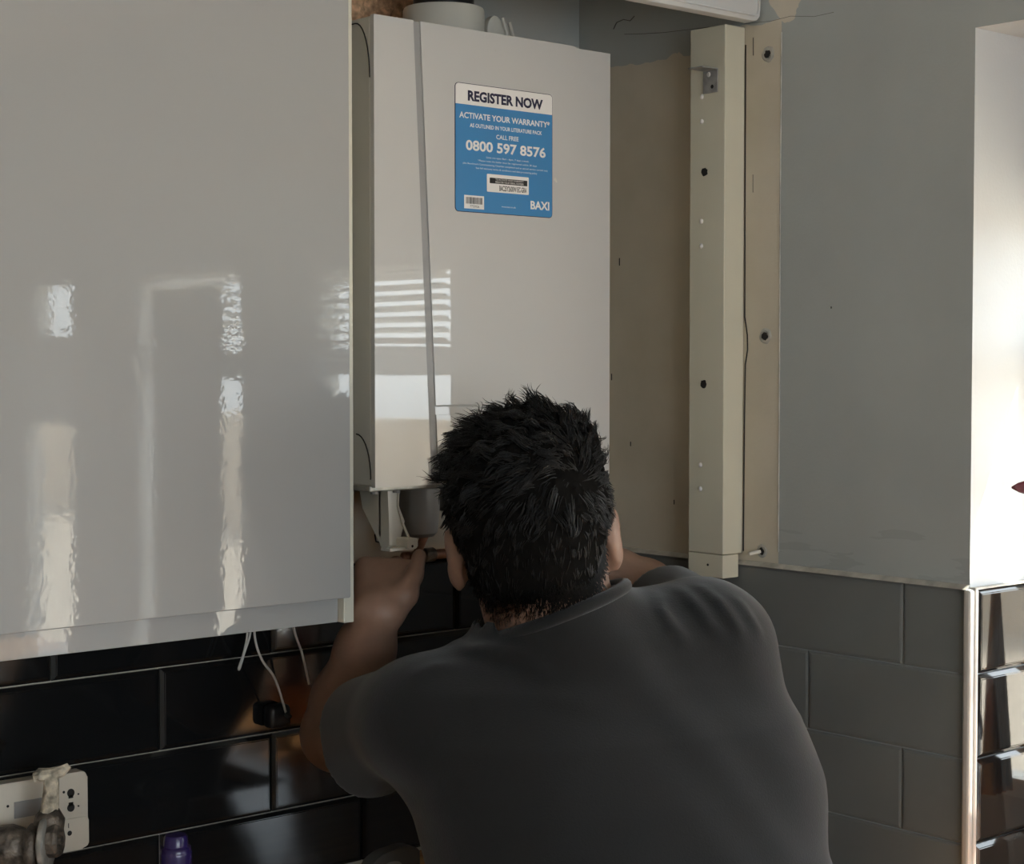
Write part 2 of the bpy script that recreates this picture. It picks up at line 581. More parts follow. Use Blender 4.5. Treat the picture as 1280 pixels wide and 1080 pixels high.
def tile(parent, w, h, loc, rotz, m=None):
    k = (round(w, 3), round(h, 3), m.name if m else '')
    if k not in TILE_CACHE:
        TILE_CACHE[k] = tile_mesh(w, h, 'tile', 0.3 if m else 1.0)
        if m:
            TILE_CACHE[k].materials[0] = m
    o = bpy.data.objects.new('tile', TILE_CACHE[k])
    COL.objects.link(o)
    o.parent = parent
    o.location = loc
    o.rotation_euler = (random.uniform(-0.004, 0.004), random.uniform(-0.001, 0.001), rotz + random.uniform(-0.004, 0.004))
    return o


ROWS = [(ZT - TH, TH), (ZT - 2 * TH, TH), (ZT - 3 * TH, TH), (0.802, ZT - 3 * TH - 0.802)]
TW = 0.388
for i, (z, h) in enumerate(ROWS):
    # back wall
    ph = -0.899 if i % 2 == 1 else -0.693
    xs = sorted(x for x in [ph + TW * k for k in range(-6, 6)] if -2.3 < x < -0.05)
    xs = [-2.35] + xs + [-0.012]
    for a, b in zip(xs[:-1], xs[1:]):
        if b - a > 0.02:
            tile(wall_back, round(b - a, 3), h, (a, -0.001, z), 0)
    # right wall (tiles run along y); local x -> -y
    ph = -0.748 if i % 2 == 0 else -0.559
    ys = sorted((y for y in [ph + TW * k for k in range(-3, 4)] if YJ + 0.03 < y < -0.03), reverse=True)
    ys = [-0.012] + ys + [YJ + 0.004]
    for a, b in zip(ys[:-1], ys[1:]):
        tile(wall_right, round(a - b, 3), h, (-0.001, a, z), -PI / 2, M_TILE_HAZY_DUSTY)
    # end of the right wall, turning into the recess
    tile(wall_right, 0.188, h, (0.010, YJ - 0.001, z), 0)

S(MB().box(-0.012, -0.0005, YJ - 0.010, YJ + 0.004, 0.802, ZT + 0.001, 0.004).box(0.0, 0.009, YJ - 0.0115, YJ - 0.0002, 0.802, ZT + 0.001, 0.004).build('trim_1', M_CHROME))
S(MB().prism_xz([(-0.011, ZT), (-0.0005, ZT), (-0.0005, ZT + 0.007), (-0.004, ZT + 0.006)], YJ, -0.02).box(0.0, 0.2, YJ - 0.0105, YJ - 0.0003, ZT, ZT + 0.003).build('trim_2', M_SEAL))
S(MB().box(-2.3, -0.0, -0.010, -0.0003, ZT, ZT + 0.004).build('trim_3', M_GROUT))

# ------------------------------------------------------------------ worktops and base units (below the frame, seen in the tiles)
tag(MB().box(-3.6, -0.011, -0.60, -0.011, 0.762, 0.80, 0.003).build('worktop', M_WORKTOP), 'oak worktop running below the black tiles under the boiler', 'worktop')
tag(MB().box(-0.27, 0.199, -3.9, -0.872, 0.762, 0.80, 0.003).build('worktop', M_WORKTOP), 'oak worktop running along the window recess', 'worktop')
tag(MB().box(-0.27, -0.012, -0.870, -0.602, 0.762, 0.80, 0.003).build('worktop', M_WORKTOP), 'short oak worktop piece in front of the plain dark tiles', 'worktop')


def base_unit(x0, x1, y0, y1, label, face):
    t = empty('base_cabinet', ((x0 + x1) / 2, (y0 + y1) / 2, -0.297), label, 'cabinet', 'base cabinets under the worktop')
    MB().box(x0, x1, y0, y1, -0.19, 0.76).build('carcass', M_CARCASS, t)
    MB().box(x0 + 0.03, x1 - 0.03, y0 + 0.04, y1 - 0.03, -0.297, -0.19).build('plinth', M_BLACK, t)
    if face == 'y':
        d = MB().box(x0 + 0.004, x1 - 0.004, y0 - 0.02, y0 - 0.001, -0.17, 0.755, 0.002).build('door', M_UNIT, t)
        MB().tube([(x1 - 0.06, y0 - 0.045, 0.56), (x1 - 0.06, y0 - 0.045, 0.72)], 0.006).build('handle', M_CHROME, d)
    else:
        d = MB().box(x0 - 0.02, x0 - 0.001, y0 + 0.004, y1 - 0.004, -0.17, 0.755, 0.002).build('door', M_UNIT, t)
        MB().tube([(x0 - 0.045, y1 - 0.06, 0.56), (x0 - 0.045, y1 - 0.06, 0.72)], 0.006).build('handle', M_CHROME, d)


base_unit(-1.21, -0.62, -0.56, -0.02, 'grey base cabinet under the worktop below the boiler', 'y')
base_unit(-1.82, -1.22, -0.56, -0.02, 'grey base cabinet under the worktop below the wall cabinet', 'y')
base_unit(-0.23, 0.18, -1.5, -0.90, 'grey base cabinet under the window worktop next to the corner', 'x')
base_unit(-0.23, 0.18, -2.11, -1.51, 'grey base cabinet under the window worktop, farther from the corner', 'x')

# ------------------------------------------------------------------ wall cabinet
CX = -0.760
cab = empty('wall_cabinet', (-1.5, -0.16, 1.272), 'large grey high-gloss wall cabinet left of the boiler', 'cabinet')
MB().box(-2.3, CX - 0.018, -0.305, -0.001, 1.285, 2.32).build('carcass', M_CARCASS, cab)
MB().box(CX - 0.018, CX, -0.330, -0.001, 1.272, 2.32, 0.0012).build('end_panel', M_EDGE, cab)
MB().prism_xz(rounded_rect(-1.70, CX - 0.0085, 1.309, 2.32, 0.002, 2), -0.334, -0.312, 0.0015).build('door', M_DOOR, cab)
MB().box(-2.295, -1.703, -0.334, -0.312, 1.309, 2.32, 0.0015).build('door', M_DOOR, cab)
MB().box(-2.3, CX - 0.0185, -0.3155, -0.306, 1.272, 1.3085, 0.001).build('light_pelmet', M_DOOR, cab)
MB().box(-2.3, CX - 0.019, -0.304, -0.002, 1.274, 1.284).build('underside', M_CARCASS, cab)

# ------------------------------------------------------------------ boiler
BX0, BX1, BZ0, BZ1 = -0.686, -0.194, 1.463, 2.172
YF = -0.283
boiler = empty('boiler', ((BX0 + BX1) / 2, -0.14, BZ0), 'white wall-hung boiler with a blue sticker between cabinet and corner', 'boiler')
MB().box(BX0, BX1, YF + 0.009, -0.004, BZ0 + 0.002, BZ1, 0.003).build('casing', M_BOILER_SIDE, boiler)
fp = MB()
# left strip, then the main panel with its notch for the pull
fp.prism_xz([(BX0, BZ0), (-0.5775, BZ0), (-0.6115, BZ1 + 0.001), (BX0, BZ1 + 0.001)], YF, YF + 0.009)
gx = lambda z: -0.5625 - (z - BZ0) / (BZ1 - BZ0) * 0.0355
fp.prism_xz([(gx(BZ0), BZ0), (BX1, BZ0), (BX1, 1.571), (gx(1.571), 1.571)], YF, YF + 0.009)
fp.prism_xz([(-0.275, 1.571), (BX1, 1.571), (BX1, 1.586), (-0.275, 1.586)], YF, YF + 0.009)
fp.prism_xz([(gx(1.586), 1.586), (BX1, 1.586), (BX1, BZ1 - 0.002), (-0.27, BZ1 - 0.002), (-0.278, BZ1 + 0.001), (gx(BZ1), BZ1 + 0.001)], YF, YF + 0.009)
fp.build('front_panel', M_BOILER, boiler)
MB().prism_xz([(-0.5775, BZ0), (gx(BZ0), BZ0), (gx(BZ1), BZ1), (-0.6115, BZ1)], YF + 0.002, YF + 0.0088).build('groove', M_GROOVE, boiler)
MB().prism_xz([(gx(1.571), 1.5712), (-0.2752, 1.5712), (-0.2752, 1.5835), (gx(1.585), 1.5835)], YF + 0.003, YF + 0.0088).build('pull_recess', M_BOILER, boiler)
# embossed arcs on the side
arc = [(BX0 - 0.0006, -0.237 - 0.036 * math.sin(t) , 2.165 - 0.085 * (1 - math.cos(t))) for t in np.linspace(0, PI / 2, 10)]
arc2 = [(BX0 - 0.0006, -0.272 + 0.0, 1.475 )] + [(BX0 - 0.0006, -0.236 - 0.0365 * math.sin(t), 1.478 + 0.065 * math.cos(t)) for t in np.linspace(PI / 2, 0, 10)]
MB().tube([(BX0 - 0.0006, -0.20, 2.165)] + arc + [(BX0 - 0.0006, -0.2745, 2.06)][:0], 0.0011, 6).build('side_seam', M_DARK, boiler)
MB().tube(arc2, 0.0011, 6).build('side_seam', M_DARK, boiler)
# dull metal rim under the casing
MB().box(BX0 - 0.001, BX1, YF + 0.012, -0.01, BZ0 - 0.007, BZ0 + 0.002, 0.002).build('base_rim', M_STEEL_DULL, boiler)
for xx in (-0.672, -0.63):
    MB().lathe([(0, -0.004), (0.006, -0.004), (0.006, 0.001)], (xx, -0.262, BZ0 - 0.007), n=12).build('screw', M_STEEL, boiler)
# white hinge arm hanging below the front: channel section with a square foot
arm = MB()
ya, yb = -0.262, -0.232
arm.prism_yz([(ya, 1.462), (ya - 0.004, 1.40), (ya - 0.004, 1.372), (ya + 0.008, 1.364), (ya + 0.012, 1.364), (yb + 0.035, 1.425), (yb + 0.045, 1.462)], -0.647, -0.641)
arm.prism_xz([(-0.647, 1.385), (-0.645, 1.368), (-0.632, 1.364), (-0.612, 1.368), (-0.600, 1.405), (-0.612, 1.43), (-0.612, 1.462), (-0.647, 1.462)], ya + 0.018, ya + 0.022)
arm.tube([(-0.612, ya + 0.018, 1.462), (-0.614, ya + 0.018, 1.43), (-0.605, ya + 0.016, 1.40), (-0.598, ya + 0.006, 1.374)], 0.0022, 6)
arm.prism_xz(rounded_rect(-0.617, -0.596, 1.364, 1.381, 0.004), ya - 0.010, ya + 0.02, 0.002)
arm.box(-0.646, -0.604, ya - 0.004, ya + 0.02, 1.362, 1.367, 0.001)
arm.build('hinge_arm', M_PLASTIC_WHITE, boiler)
MB().lathe([(0, 0), (0.0022, 0)], (-0.607, ya - 0.0104, 1.3685), (0, -1, 0), 10).build('hinge_hole', M_DARK, boiler)
arm2 = MB()
arm2.prism_xz([(-0.640, 1.428), (-0.633, 1.414), (-0.609, 1.386), (-0.598, 1.386), (-0.598, 1.462), (-0.640, 1.462)], -0.217, -0.213)
arm2.prism_xz([(-0.6405, 1.428), (-0.6385, 1.429), (-0.6385, 1.462), (-0.6405, 1.462)], -0.226, -0.200)
arm2.prism_xz([(-0.6335, 1.413), (-0.6095, 1.385), (-0.6075, 1.387), (-0.6315, 1.415)], -0.226, -0.200)
arm2.build('fixing_bracket', M_PLASTIC_WHITE, boiler)
MB().lathe([(0, 0.0), (0.030, 0.0), (0.037, 0.006), (0.040, 0.03), (0.042, 0.09)], (-0.535, -0.185, 1.373), n=32).build('condensate_trap', M_PLASTIC_GREY, boiler, smooth=True, autosmooth=40)
MB().box(-0.48, -0.22, -0.20, -0.03, 1.41, 1.462, 0.006).build('lower_tray', M_PLASTIC_GREY, boiler)
MB().tube([(-0.612, -0.205, 1.392), (-0.624, -0.205, 1.390), (-0.629, -0.205, 1.382), (-0.627, -0.205, 1.372), (-0.610, -0.205, 1.368)], 0.0013, 6).build('wire', M_BLACK, boiler)
MB().tube([(-0.49, -0.2, 1.41), (-0.482, -0.215, 1.406), (-0.474, -0.225, 1.399)], 0.0018, 6).build('wire', M_PLASTIC_WHITE, boiler)
pp = MB()
pp.tube([(-0.455, -0.05, 1.322), (-0.30, -0.05, 1.322)], 0.0085, 12)
pp.tube([(-0.30, -0.05, 1.322), (-0.28, -0.05, 1.335), (-0.275, -0.06, 1.36), (-0.275, -0.07, 1.45)], 0.0085, 12)
for xx in (-0.44, -0.36):
    pp.tube([(xx, -0.09, 1.46), (xx, -0.09, 1.36), (xx, -0.07, 1.33), (xx, -0.052, 1.322)], 0.0075, 12)
pp.build('pipework', M_COPPER, boiler, smooth=True)
for xx, zz in ((-0.44, 1.405), (-0.36, 1.405)):
    MB().lathe([(0.008, -0.012), (0.015, -0.010), (0.015, 0.010), (0.008, 0.012)], (xx, -0.09, zz), n=6).build('pipe_nut', M_CORRODED, boiler)
MB().lathe([(0.009, -0.012), (0.0125, -0.01), (0.0125, 0.01), (0.009, 0.012)], (-0.40, -0.05, 1.322), (1, 0, 0), 12).build('pipe_fitting', M_CORRODED, boiler)

# --- sticker on the boiler front
SX0, SX1, SZ0, SZ1 = -0.5305, -0.3255, 1.888, 2.0885
SW, SH = SX1 - SX0, SZ1 - SZ0
sticker = MB().prism_xz(rounded_rect(SX0, SX1, SZ0, SZ1, 0.007), YF - 0.0006, YF - 0.0001).build('sticker', M_INK, boiler)
sticker['label'] = 'blue and white printed warranty sticker'


def sub(o_name, mb, m, smooth=False):
    return mb.build(o_name, m, sticker, smooth)


inner = rounded_rect(SX0 + 0.001, SX1 - 0.001, SZ0 + 0.001, SZ1 - 0.001, 0.0062)
hz = SZ1 - 0.165 * SH
blue_pts = [p for p in inner if p[1] < hz - 0.01]
# split the rounded outline at the header line
low_half = [p for p in inner if p[1] < (SZ0 + SZ1) / 2]
up_half = [p for p in inner if p[1] >= (SZ0 + SZ1) / 2]
lo_r = [p for p in low_half if p[0] > (SX0 + SX1) / 2]
lo_l = [p for p in low_half if p[0] <= (SX0 + SX1) / 2]
sub('blue_field', MB().prism_xz(lo_l + lo_r + [(SX1 - 0.001, hz), (SX0 + 0.001, hz)], YF - 0.0011, YF - 0.0005), M_BLUE)
sub('header', MB().prism_xz([(SX0 + 0.001, hz + 0.0001), (SX1 - 0.001, hz + 0.0001)] + up_half, YF - 0.0011, YF - 0.0005), M_STICKER_WHITE)


def U(u):
    return SX0 + u * SW


def V(v):
    return SZ1 - v * SH


def lettering(body, u0, u1, v0, v1, m, y=YF - 0.0012, bold=0.0, th=0.0002):
    cu = bpy.data.curves.new('lettering', 'FONT')
    cu.body = body
    cu.size = 1.0
    cu.align_x = 'LEFT'
    cu.offset = bold
    cu.resolution_u = 3
    tmp = bpy.data.objects.new('lettering_tmp', cu)
    COL.objects.link(tmp)
    dg = bpy.context.evaluated_depsgraph_get()
    me = bpy.data.meshes.new_from_object(tmp.evaluated_get(dg))
    bpy.data.objects.remove(tmp)
    n = len(me.vertices)
    co = np.empty(n * 3)
    me.vertices.foreach_get('co', co)
    co = co.reshape(-1, 3)
    mn, mx = co.min(0), co.max(0)
    fx = (co[:, 0] - mn[0]) / (mx[0] - mn[0])
    fz = (co[:, 1] - mn[1]) / (mx[1] - mn[1])
    out = np.stack([U(u0) + fx * (u1 - u0) * SW, np.full(n, y), V(v1) + fz * (v1 - v0) * SH], 1)
    me.vertices.foreach_set('co', out.ravel())
    me.materials.clear()
    me.materials.append(m)
    me.update()
    return link('lettering', me, sticker)


lettering('REGISTER NOW', 0.125, 0.895, 0.052, 0.135, M_INK, bold=0.042)
lettering('ACTIVATE YOUR WARRANTY*', 0.04, 0.97, 0.222, 0.272, M_STICKER_WHITE, bold=0.024)
lettering('AS OUTLINED IN YOUR LITERATURE PACK', 0.145, 0.885, 0.306, 0.337, M_STICKER_WHITE, bold=0.02)
lettering('CALL FREE', 0.41, 0.64, 0.373, 0.409, M_STICKER_WHITE, bold=0.02)
lettering('0800 597 8576', 0.105, 0.925, 0.436, 0.520, M_STICKER_WHITE, bold=0.028)
lettering('Lines are open 8am - 6pm, 7 days a week.', 0.31, 0.75, 0.553, 0.571, M_STICKER_WHITE)
lettering('*Please note the boiler must be registered within 30 days', 0.225, 0.83, 0.583, 0.601, M_STICKER_WHITE)
lettering('(the Benchmark Commissioning Checklist completed and an annual service carried out)', 0.075, 0.945, 0.613, 0.631, M_STICKER_WHITE)
lettering('See full warranty terms & conditions and data processing policy', 0.205, 0.835, 0.643, 0.661, M_STICKER_WHITE)
sub('serial_label', MB().prism_xz(rounded_rect(U(0.315), U(0.745), V(0.828), V(0.688), 0.0015, 3), YF - 0.0015, YF - 0.0010), M_STICKER_WHITE)
sub('black_band', MB().prism_xz(rounded_rect(U(0.342), U(0.728), V(0.760), V(0.716), 0.0006, 2), YF - 0.0018, YF - 0.0014), M_BLACK)
lettering('TO ACTIVATE YOUR WARRANTY', 0.40, 0.69, 0.720, 0.734, M_STICKER_WHITE, y=YF - 0.0019)
lettering('REGISTER YOUR SERIAL NUMBER', 0.40, 0.69, 0.740, 0.755, M_STICKER_WHITE, y=YF - 0.0019)
lettering('BAC25Y2600W1EC-GRA', 0.44, 0.722, 0.772, 0.815, M_BLACK, y=YF - 0.0016, bold=0.02)
sub('barcode_label', MB().prism_xz([(U(0.088), V(0.972)), (U(0.285), V(0.972)), (U(0.285), V(0.868)), (U(0.088), V(0.868))], YF - 0.0015, YF - 0.0010), M_STICKER_WHITE)
bars = MB()
u = 0.105
while u < 0.268:
    wv = random.choice((0.0035, 0.0035, 0.007, 0.009))
    bars.prism_xz([(U(u), V(0.934)), (U(u + wv), V(0.934)), (U(u + wv), V(0.882)), (U(u), V(0.882))], YF - 0.0017, YF - 0.0014)
    u += wv + random.choice((0.0035, 0.005))
bo = sub('barcode', bars, M_BLACK)
bo['kind'] = 'stuff'
lettering('7725926', 0.145, 0.235, 0.943, 0.962, M_BLACK, y=YF - 0.0016)
lettering('www.baxi.co.uk', 0.465, 0.61, 0.930, 0.944, M_STICKER_WHITE)
lettering('BAXI', 0.765, 0.965, 0.872, 0.940, M_STICKER_WHITE, bold=0.03)
# scratches on the front panel
MB().prism_xz([(-0.322, 1.951), (-0.3185, 1.948), (-0.3145, 1.9465), (-0.315, 1.950), (-0.3175, 1.955), (-0.320, 1.956)], YF - 0.0003, YF).build('scuff', M_STEEL_DULL, boiler)
MB().prism_xz([(-0.448, 2.145), (-0.4465, 2.145), (-0.446, 2.148), (-0.447, 2.1485)], YF - 0.0003, YF).build('scuff', M_STEEL_DULL, boiler)

# --- flue collar on top of the boiler
flue = empty('flue_turret', (-0.445, -0.150, BZ1), 'wide grey-white flue collar standing on top of the boiler', 'flue')
MB().lathe([(0.0, 0.0), (0.064, 0.0), (0.067, 0.004), (0.067, 0.054), (0.0655, 0.0575), (0.062, 0.0575), (0.056, 0.050), (0.056, 0.012), (0, 0.012)], (-0.445, -0.150, BZ1 + 0.001), n=48).build('collar', M_FLUE, flue, smooth=True, autosmooth=35)
MB().lathe([(0.0, 0.0), (0.050, 0.0), (0.050, 0.12), (0.044, 0.12), (0.044, 0.004), (0, 0.004)], (-0.445, -0.150, BZ1 + 0.014), n=40).build('duct', M_BLACK, flue, smooth=True, autosmooth=35)
for k, (fx, fy) in enumerate(((-0.352, -0.172), (-0.318, -0.150))):
    ear = MB()
    pts = [(fx + 0.018 * math.cos(t), BZ1 + 0.031 + 0.027 * math.sin(t)) for t in np.linspace(0, 2 * PI, 20, endpoint=False)]
    ear.prism_xz(pts, fy, fy + 0.012, 0.002)
    ear.tube([(fx + 0.018, fy + 0.002, BZ1 + 0.004), (fx + 0.019, fy - 0.006, BZ1 + 0.03), (fx + 0.012, fy - 0.004, BZ1 + 0.055)], 0.003, 8)
    ear.box(fx - 0.006, fx + 0.006, fy + 0.002, fy + 0.010, BZ1, BZ1 + 0.012)
    ear.build('clip', M_FLUE, flue, smooth=True, autosmooth=40)

# rough broken-out brickwork of the back wall above the boiler
def rough_patch(name, m, x0, x1, z0, z1, parent, amp):
    bm = bmesh.new()
    nx, nz = 60, 30
    g = [[None] * (nz + 1) for _ in range(nx + 1)]
    for i in range(nx + 1):
        for j in range(nz + 1):
            e = min(i / 6, (nx - i) / 6, j / 4, (nz - j) / 4, 1)
            x = x0 + (x1 - x0) * i / nx
            z = z0 + (z1 - z0) * j / nz
            n_ = math.sin(x * 91 + 3 * math.sin(z * 60)) * math.sin(z * 83 + 2 * math.sin(x * 47)) + random.uniform(-0.6, 0.6)
            g[i][j] = bm.verts.new((x, -0.001 - e * (0.012 + amp * (n_ + 1)), z))
    for i in range(nx):
        for j in range(nz):
            bm.faces.new((g[i][j], g[i + 1][j], g[i + 1][j + 1], g[i][j + 1]))
    bmesh.ops.recalc_face_normals(bm, faces=bm.faces[:])
    me = bpy.data.meshes.new(name)
    bm.to_mesh(me)
    bm.free()
    for p in me.polygons:
        p.use_smooth = True
    return link(name, me, parent, m)


rp = rough_patch('broken_plaster', M_BRICK, -0.74, -0.36, 2.20, 2.45, wall_back, 0.006)
rp['label'] = 'rough orange-brown broken brickwork'

# ------------------------------------------------------------------ post, fascia, wall fixings
post = empty('corner_post', (-0.025, -0.371, 1.286), 'cream boxed batten post with screw holes on the wall right of the boiler', 'post')
MB().box(-0.050, -0.0005, -0.411, -0.331, 1.3265, 2.2195, 0.0015).build('board', M_POST, post)
MB().box(-0.0502, -0.0105, -0.4112, -0.3308, 1.286, 1.3255, 0.0015).build('end_block', M_POST, post)


def hole(parent, m_ring, loc, axis, r, name='screw_hole', ragged=0.0):
    t = MB()
    ax = Vector(axis)
    t.lathe([(0, 0.0002), (r * 0.85, 0.0004), (r, 0.0008), (r * 1.12, 0.0)], loc, axis, 14)
    if ragged:
        for v in t.bm.verts:
            d = v.co - Vector(loc)
            v.co = Vector(loc) + d * (1 + random.uniform(-ragged, ragged))
    return t.build(name, m_ring, parent)


for z in (1.976, 1.616):
    hole(post, M_DARK, (-0.0502, -0.365, z), (-1, 0, 0), 0.0065, ragged=0.15)
hole(post, M_DARK, (-0.0504, -0.377, 1.307), (-1, 0, 0), 0.002)
for z in (2.104, 2.062, 1.893, 1.851, 1.477, 1.436):
    MB().lathe([(0.0, 0.0022), (0.003, 0.0018), (0.0045, 0.0)], (-0.0502, -0.3585, z), (-1, 0, 0), 12).build('cover_cap', M_STICKER_WHITE, post, smooth=True)
br = empty('angle_bracket', (-0.056, -0.37, 2.11), 'small grey steel angle bracket screwed to the top of the cream post', 'bracket')
MB().box(-0.0525, -0.0505, -0.3960, -0.3630, 2.108, 2.147, 0.0005).build('upright_plate', M_STEEL, br)
MB().box(-0.090, -0.0505, -0.3960, -0.3630, 2.1455, 2.1475, 0.0005).build('shelf_plate', M_STEEL, br)
MB().lathe([(0, 0.0015), (0.0035, 0.0012), (0.0045, 0)], (-0.0526, -0.376, 2.139), (-1, 0, 0), 10).build('screw', M_CHROME, br)
MB().lathe([(0, 0.0003), (0.003, 0.0003), (0.0035, 0)], (-0.0526, -0.384, 2.118), (-1, 0, 0), 10).build('hole', M_DARK, br)

fascia = empty('overhead_fascia', (-0.2, -0.43, 2.22), 'white overhead fascia panel with a rounded lower lip above the cream post', 'panel')
MB().prism_xz([(-0.75, 2.222), (-0.020, 2.222), (-0.009, 2.225), (-0.003, 2.232), (-0.001, 2.243), (-0.001, 2.499), (-0.75, 2.499)], -0.448, -0.428, 0.005).build('board', M_FASCIA, fascia, smooth=True, autosmooth=40)
MB().tube([(-0.75, -0.4495, 2.2315), (-0.022, -0.4495, 2.2315), (-0.013, -0.4495, 2.234), (-0.0095, -0.4495, 2.243), (-0.0095, -0.4495, 2.49)], 0.0018, 6).build('lip_bead', M_FASCIA, fascia, smooth=True)

# wall fixings and cracks belong to the wall
def plug(y, z, r, crumb):
    p = MB()
    p.lathe([(0, -0.0005), (r * 0.6, 0.0006), (r * 0.9, 0.0014), (r * 1.3, 0.0016), (r * 1.7, 0.0)], (-0.0002, y, z), (-1, 0, 0), 16)
    for v in p.bm.verts:
        v.co.y += random.uniform(-0.001, 0.001)
        v.co.z += random.uniform(-0.001, 0.001)
    p.build('fixing_crater', M_SEAL, wall_right)
    hole(wall_right, M_DARK, (-0.0020, y, z), (-1, 0, 0), r * 0.75, 'fixing_hole', 0.2)


plug(-0.462, 2.168, 0.008, True)
plug(-0.4595, 1.697, 0.008, True)
plug(-0.4545, 1.333, 0.007, True)
MB().tube([(-0.004, -0.4545, 1.333), (-0.022, -0.445, 1.329)], 0.003, 8).build('wall_plug', M_PLASTIC_WHITE, wall_right)
crack = MB()
crack.tube([(-0.0004, -0.4125, 2.19), (-0.0004, -0.4130, 1.90), (-0.0004, -0.4135, 1.76), (-0.0004, -0.4135, 1.73), (-0.0004, -0.4195, 1.70), (-0.0004, -0.4205, 1.675), (-0.0004, -0.4155, 1.65), (-0.0004, -0.4140, 1.55), (-0.0004, -0.4130, 1.33)], 0.0012, 6)
crack.build('plaster_crack', M_DARK, wall_right)
crack = MB()
crack.tube([(-0.0002, -0.41, 2.226), (-0.0002, -0.47, 2.222), (-0.0002, -0.51, 2.224), (-0.0002, -0.56, 2.216), (-0.0002, -0.60, 2.217)], 0.0004, 5)
crack.tube([(-0.0002, -0.33, 2.232), (-0.0002, -0.22, 2.238), (-0.0002, -0.16, 2.244), (-0.0002, -0.12, 2.249)], 0.0005, 5)
crack.tube([(-0.0002, -0.146, 2.278), (-0.0002, -0.135, 2.271), (-0.0002, -0.118, 2.276), (-0.0002, -0.10, 2.273), (-0.0002, -0.092, 2.262)], 0.0008, 5)
crack.tube([(-0.0002, -0.429, 2.20), (-0.0002, -0.4295, 2.17)], 0.0009, 5)
crack.tube([(-0.0002, -0.43, 1.97), (-0.0002, -0.4302, 1.94)], 0.0006, 5)
crack.build('hairline_crack', M_CRACK, wall_right)
MB().tube([(-0.0003, -0.4905, 1.335), (-0.0003, -0.4905, 1.6), (-0.0003, -0.4900, 1.9), (-0.0003, -0.4908, 2.2)], 0.0012, 6).build('paint_ridge', M_SEAL, wall_right)
for y, z in ((-0.33, 1.60), (-0.11, 1.83), (-0.14, 1.50), (-0.25, 1.40), (-0.60, 1.74), (-0.09, 1.62)):
    MB().box(-0.0006, 0.0, y, y + 0.002, z, z + random.uniform(0.003, 0.014)).build('scratch', M_DARK, wall_right)

# ------------------------------------------------------------------ white control box on the tiles and corroded valve
cb = empty('control_box', (-1.12, -0.03, 0.99), 'aged white plastic wall box with dark round openings on the black tiles', 'box')
YB = -0.034
MB().prism_xz(rounded_rect(-1.26, -1.037, 0.926, 1.043, 0.009), YB, -0.0105, 0.003).build('casing', M_BOX, cb, smooth=True, autosmooth=40)
MB().prism_xz(rounded_rect(-1.258, -1.0365, 0.929, 0.975, 0.006), YB - 0.002, YB + 0.004, 0.0012).build('lower_cover', M_BOX, cb)


def keyhole(x, z, up):
    s = 1 if up else -1
    pts = [(x + 0.0058 * math.cos(t), z + 0.0062 * math.sin(t)) for t in np.linspace(0, 2 * PI, 18, endpoint=False)]
    MB().prism_xz(pts, YB - 0.0012, YB + 0.002).box(x - 0.0035, x + 0.0035, YB - 0.0012, YB + 0.002, min(z - s * 0.0078, z - s * 0.003), max(z - s * 0.0078, z - s * 0.003)).build('opening', M_DARK, cb)


keyhole(-1.0645, 1.0135, True)
keyhole(-1.0645, 0.9915, False)
for x, z, r in ((-1.076, 1.0165, 0.0018), (-1.0525, 1.010, 0.0012), (-1.0525, 0.992, 0.0012), (-1.164, 1.010, 0.0018)):
    hole(cb, M_DARK, (x, YB - 0.0008, z), (0, -1, 0), r, 'pinhole')
hole(cb, M_DARK, (-1.068, YB - 0.0025, 0.954), (0, -1, 0), 0.0034, 'button')
MB().box(-1.0700, -1.0690, YB - 0.0026, YB - 0.001, 0.962, 0.969).build('mark', M_DARK, cb)
MB().prism_xz([(-1.0845, 0.949), (-1.0800, 0.949), (-1.0800, 0.958), (-1.0845, 0.958)], YB - 0.0026, YB - 0.001).build('socket_slot', M_STEEL_DULL, cb)
MB().box(-1.084, -1.081, YB - 0.0030, YB - 0.002, 0.950, 0.954).build('socket_contact', M_DARK, cb)
MB().box(-1.154, -1.105, YB - 0.0015, YB, 0.990, 1.014).build('display_window', M_PLASTIC_GREY, cb)
MB().box(-1.0835, -1.0795, YB - 0.003, YB, 0.924, 0.931).build('latch', M_DARK, cb)


def rough(mb, a):
    for v in mb.bm.verts:
        v.co += Vector((random.uniform(-a, a), random.uniform(-a, a), random.uniform(-a, a)))
    return mb


cv = empty('corroded_valve', (-1.15, -0.10, 0.80), 'corroded metal tap valve with crusted T-lever in front of the white wall box', 'valve')
va = MB()
va.lathe([(0.0, -0.05), (0.020, -0.05), (0.030, -0.04), (0.033, -0.015), (0.028, 0.0), (0.024, 0.006), (0.034, 0.012), (0.034, 0.022), (0.02, 0.028), (0, 0.028)], (-1.168, -0.075, 0.962), (0.75, -0.66, 0.02), 20)
rough(va, 0.0012).build('body', M_CORRODED, cv, smooth=True)
fl = MB()
fl.lathe([(0.018, 0.0), (0.038, 0.0), (0.041, 0.003), (0.041, 0.008), (0.038, 0.010), (0.018, 0.010)], (-1.146, -0.094, 0.966), (0.75, -0.66, 0.02), 26)
rough(fl, 0.0008).build('flange', M_STEEL_DULL, cv, smooth=True, autosmooth=40)
nt_ = MB()
nt_.lathe([(0, -0.002), (0.021, -0.002), (0.025, 0.002), (0.025, 0.014), (0.021, 0.018), (0.016, 0.018), (0.015, 0.013), (0.008, 0.013), (0.006, 0.02), (0, 0.02)], (-1.140, -0.100, 0.972), (0.70, -0.71, 0.05), 10)
rough(nt_, 0.0007).build('nut', M_CORRODED, cv)
st = MB()
st.tube([(-1.137, -0.092, 0.985), (-1.132, -0.090, 1.003), (-1.131, -0.090, 1.016)], [0.022, 0.021, 0.013], 10)
rough(st, 0.0014).build('stem', M_CORRODED, cv, smooth=True)
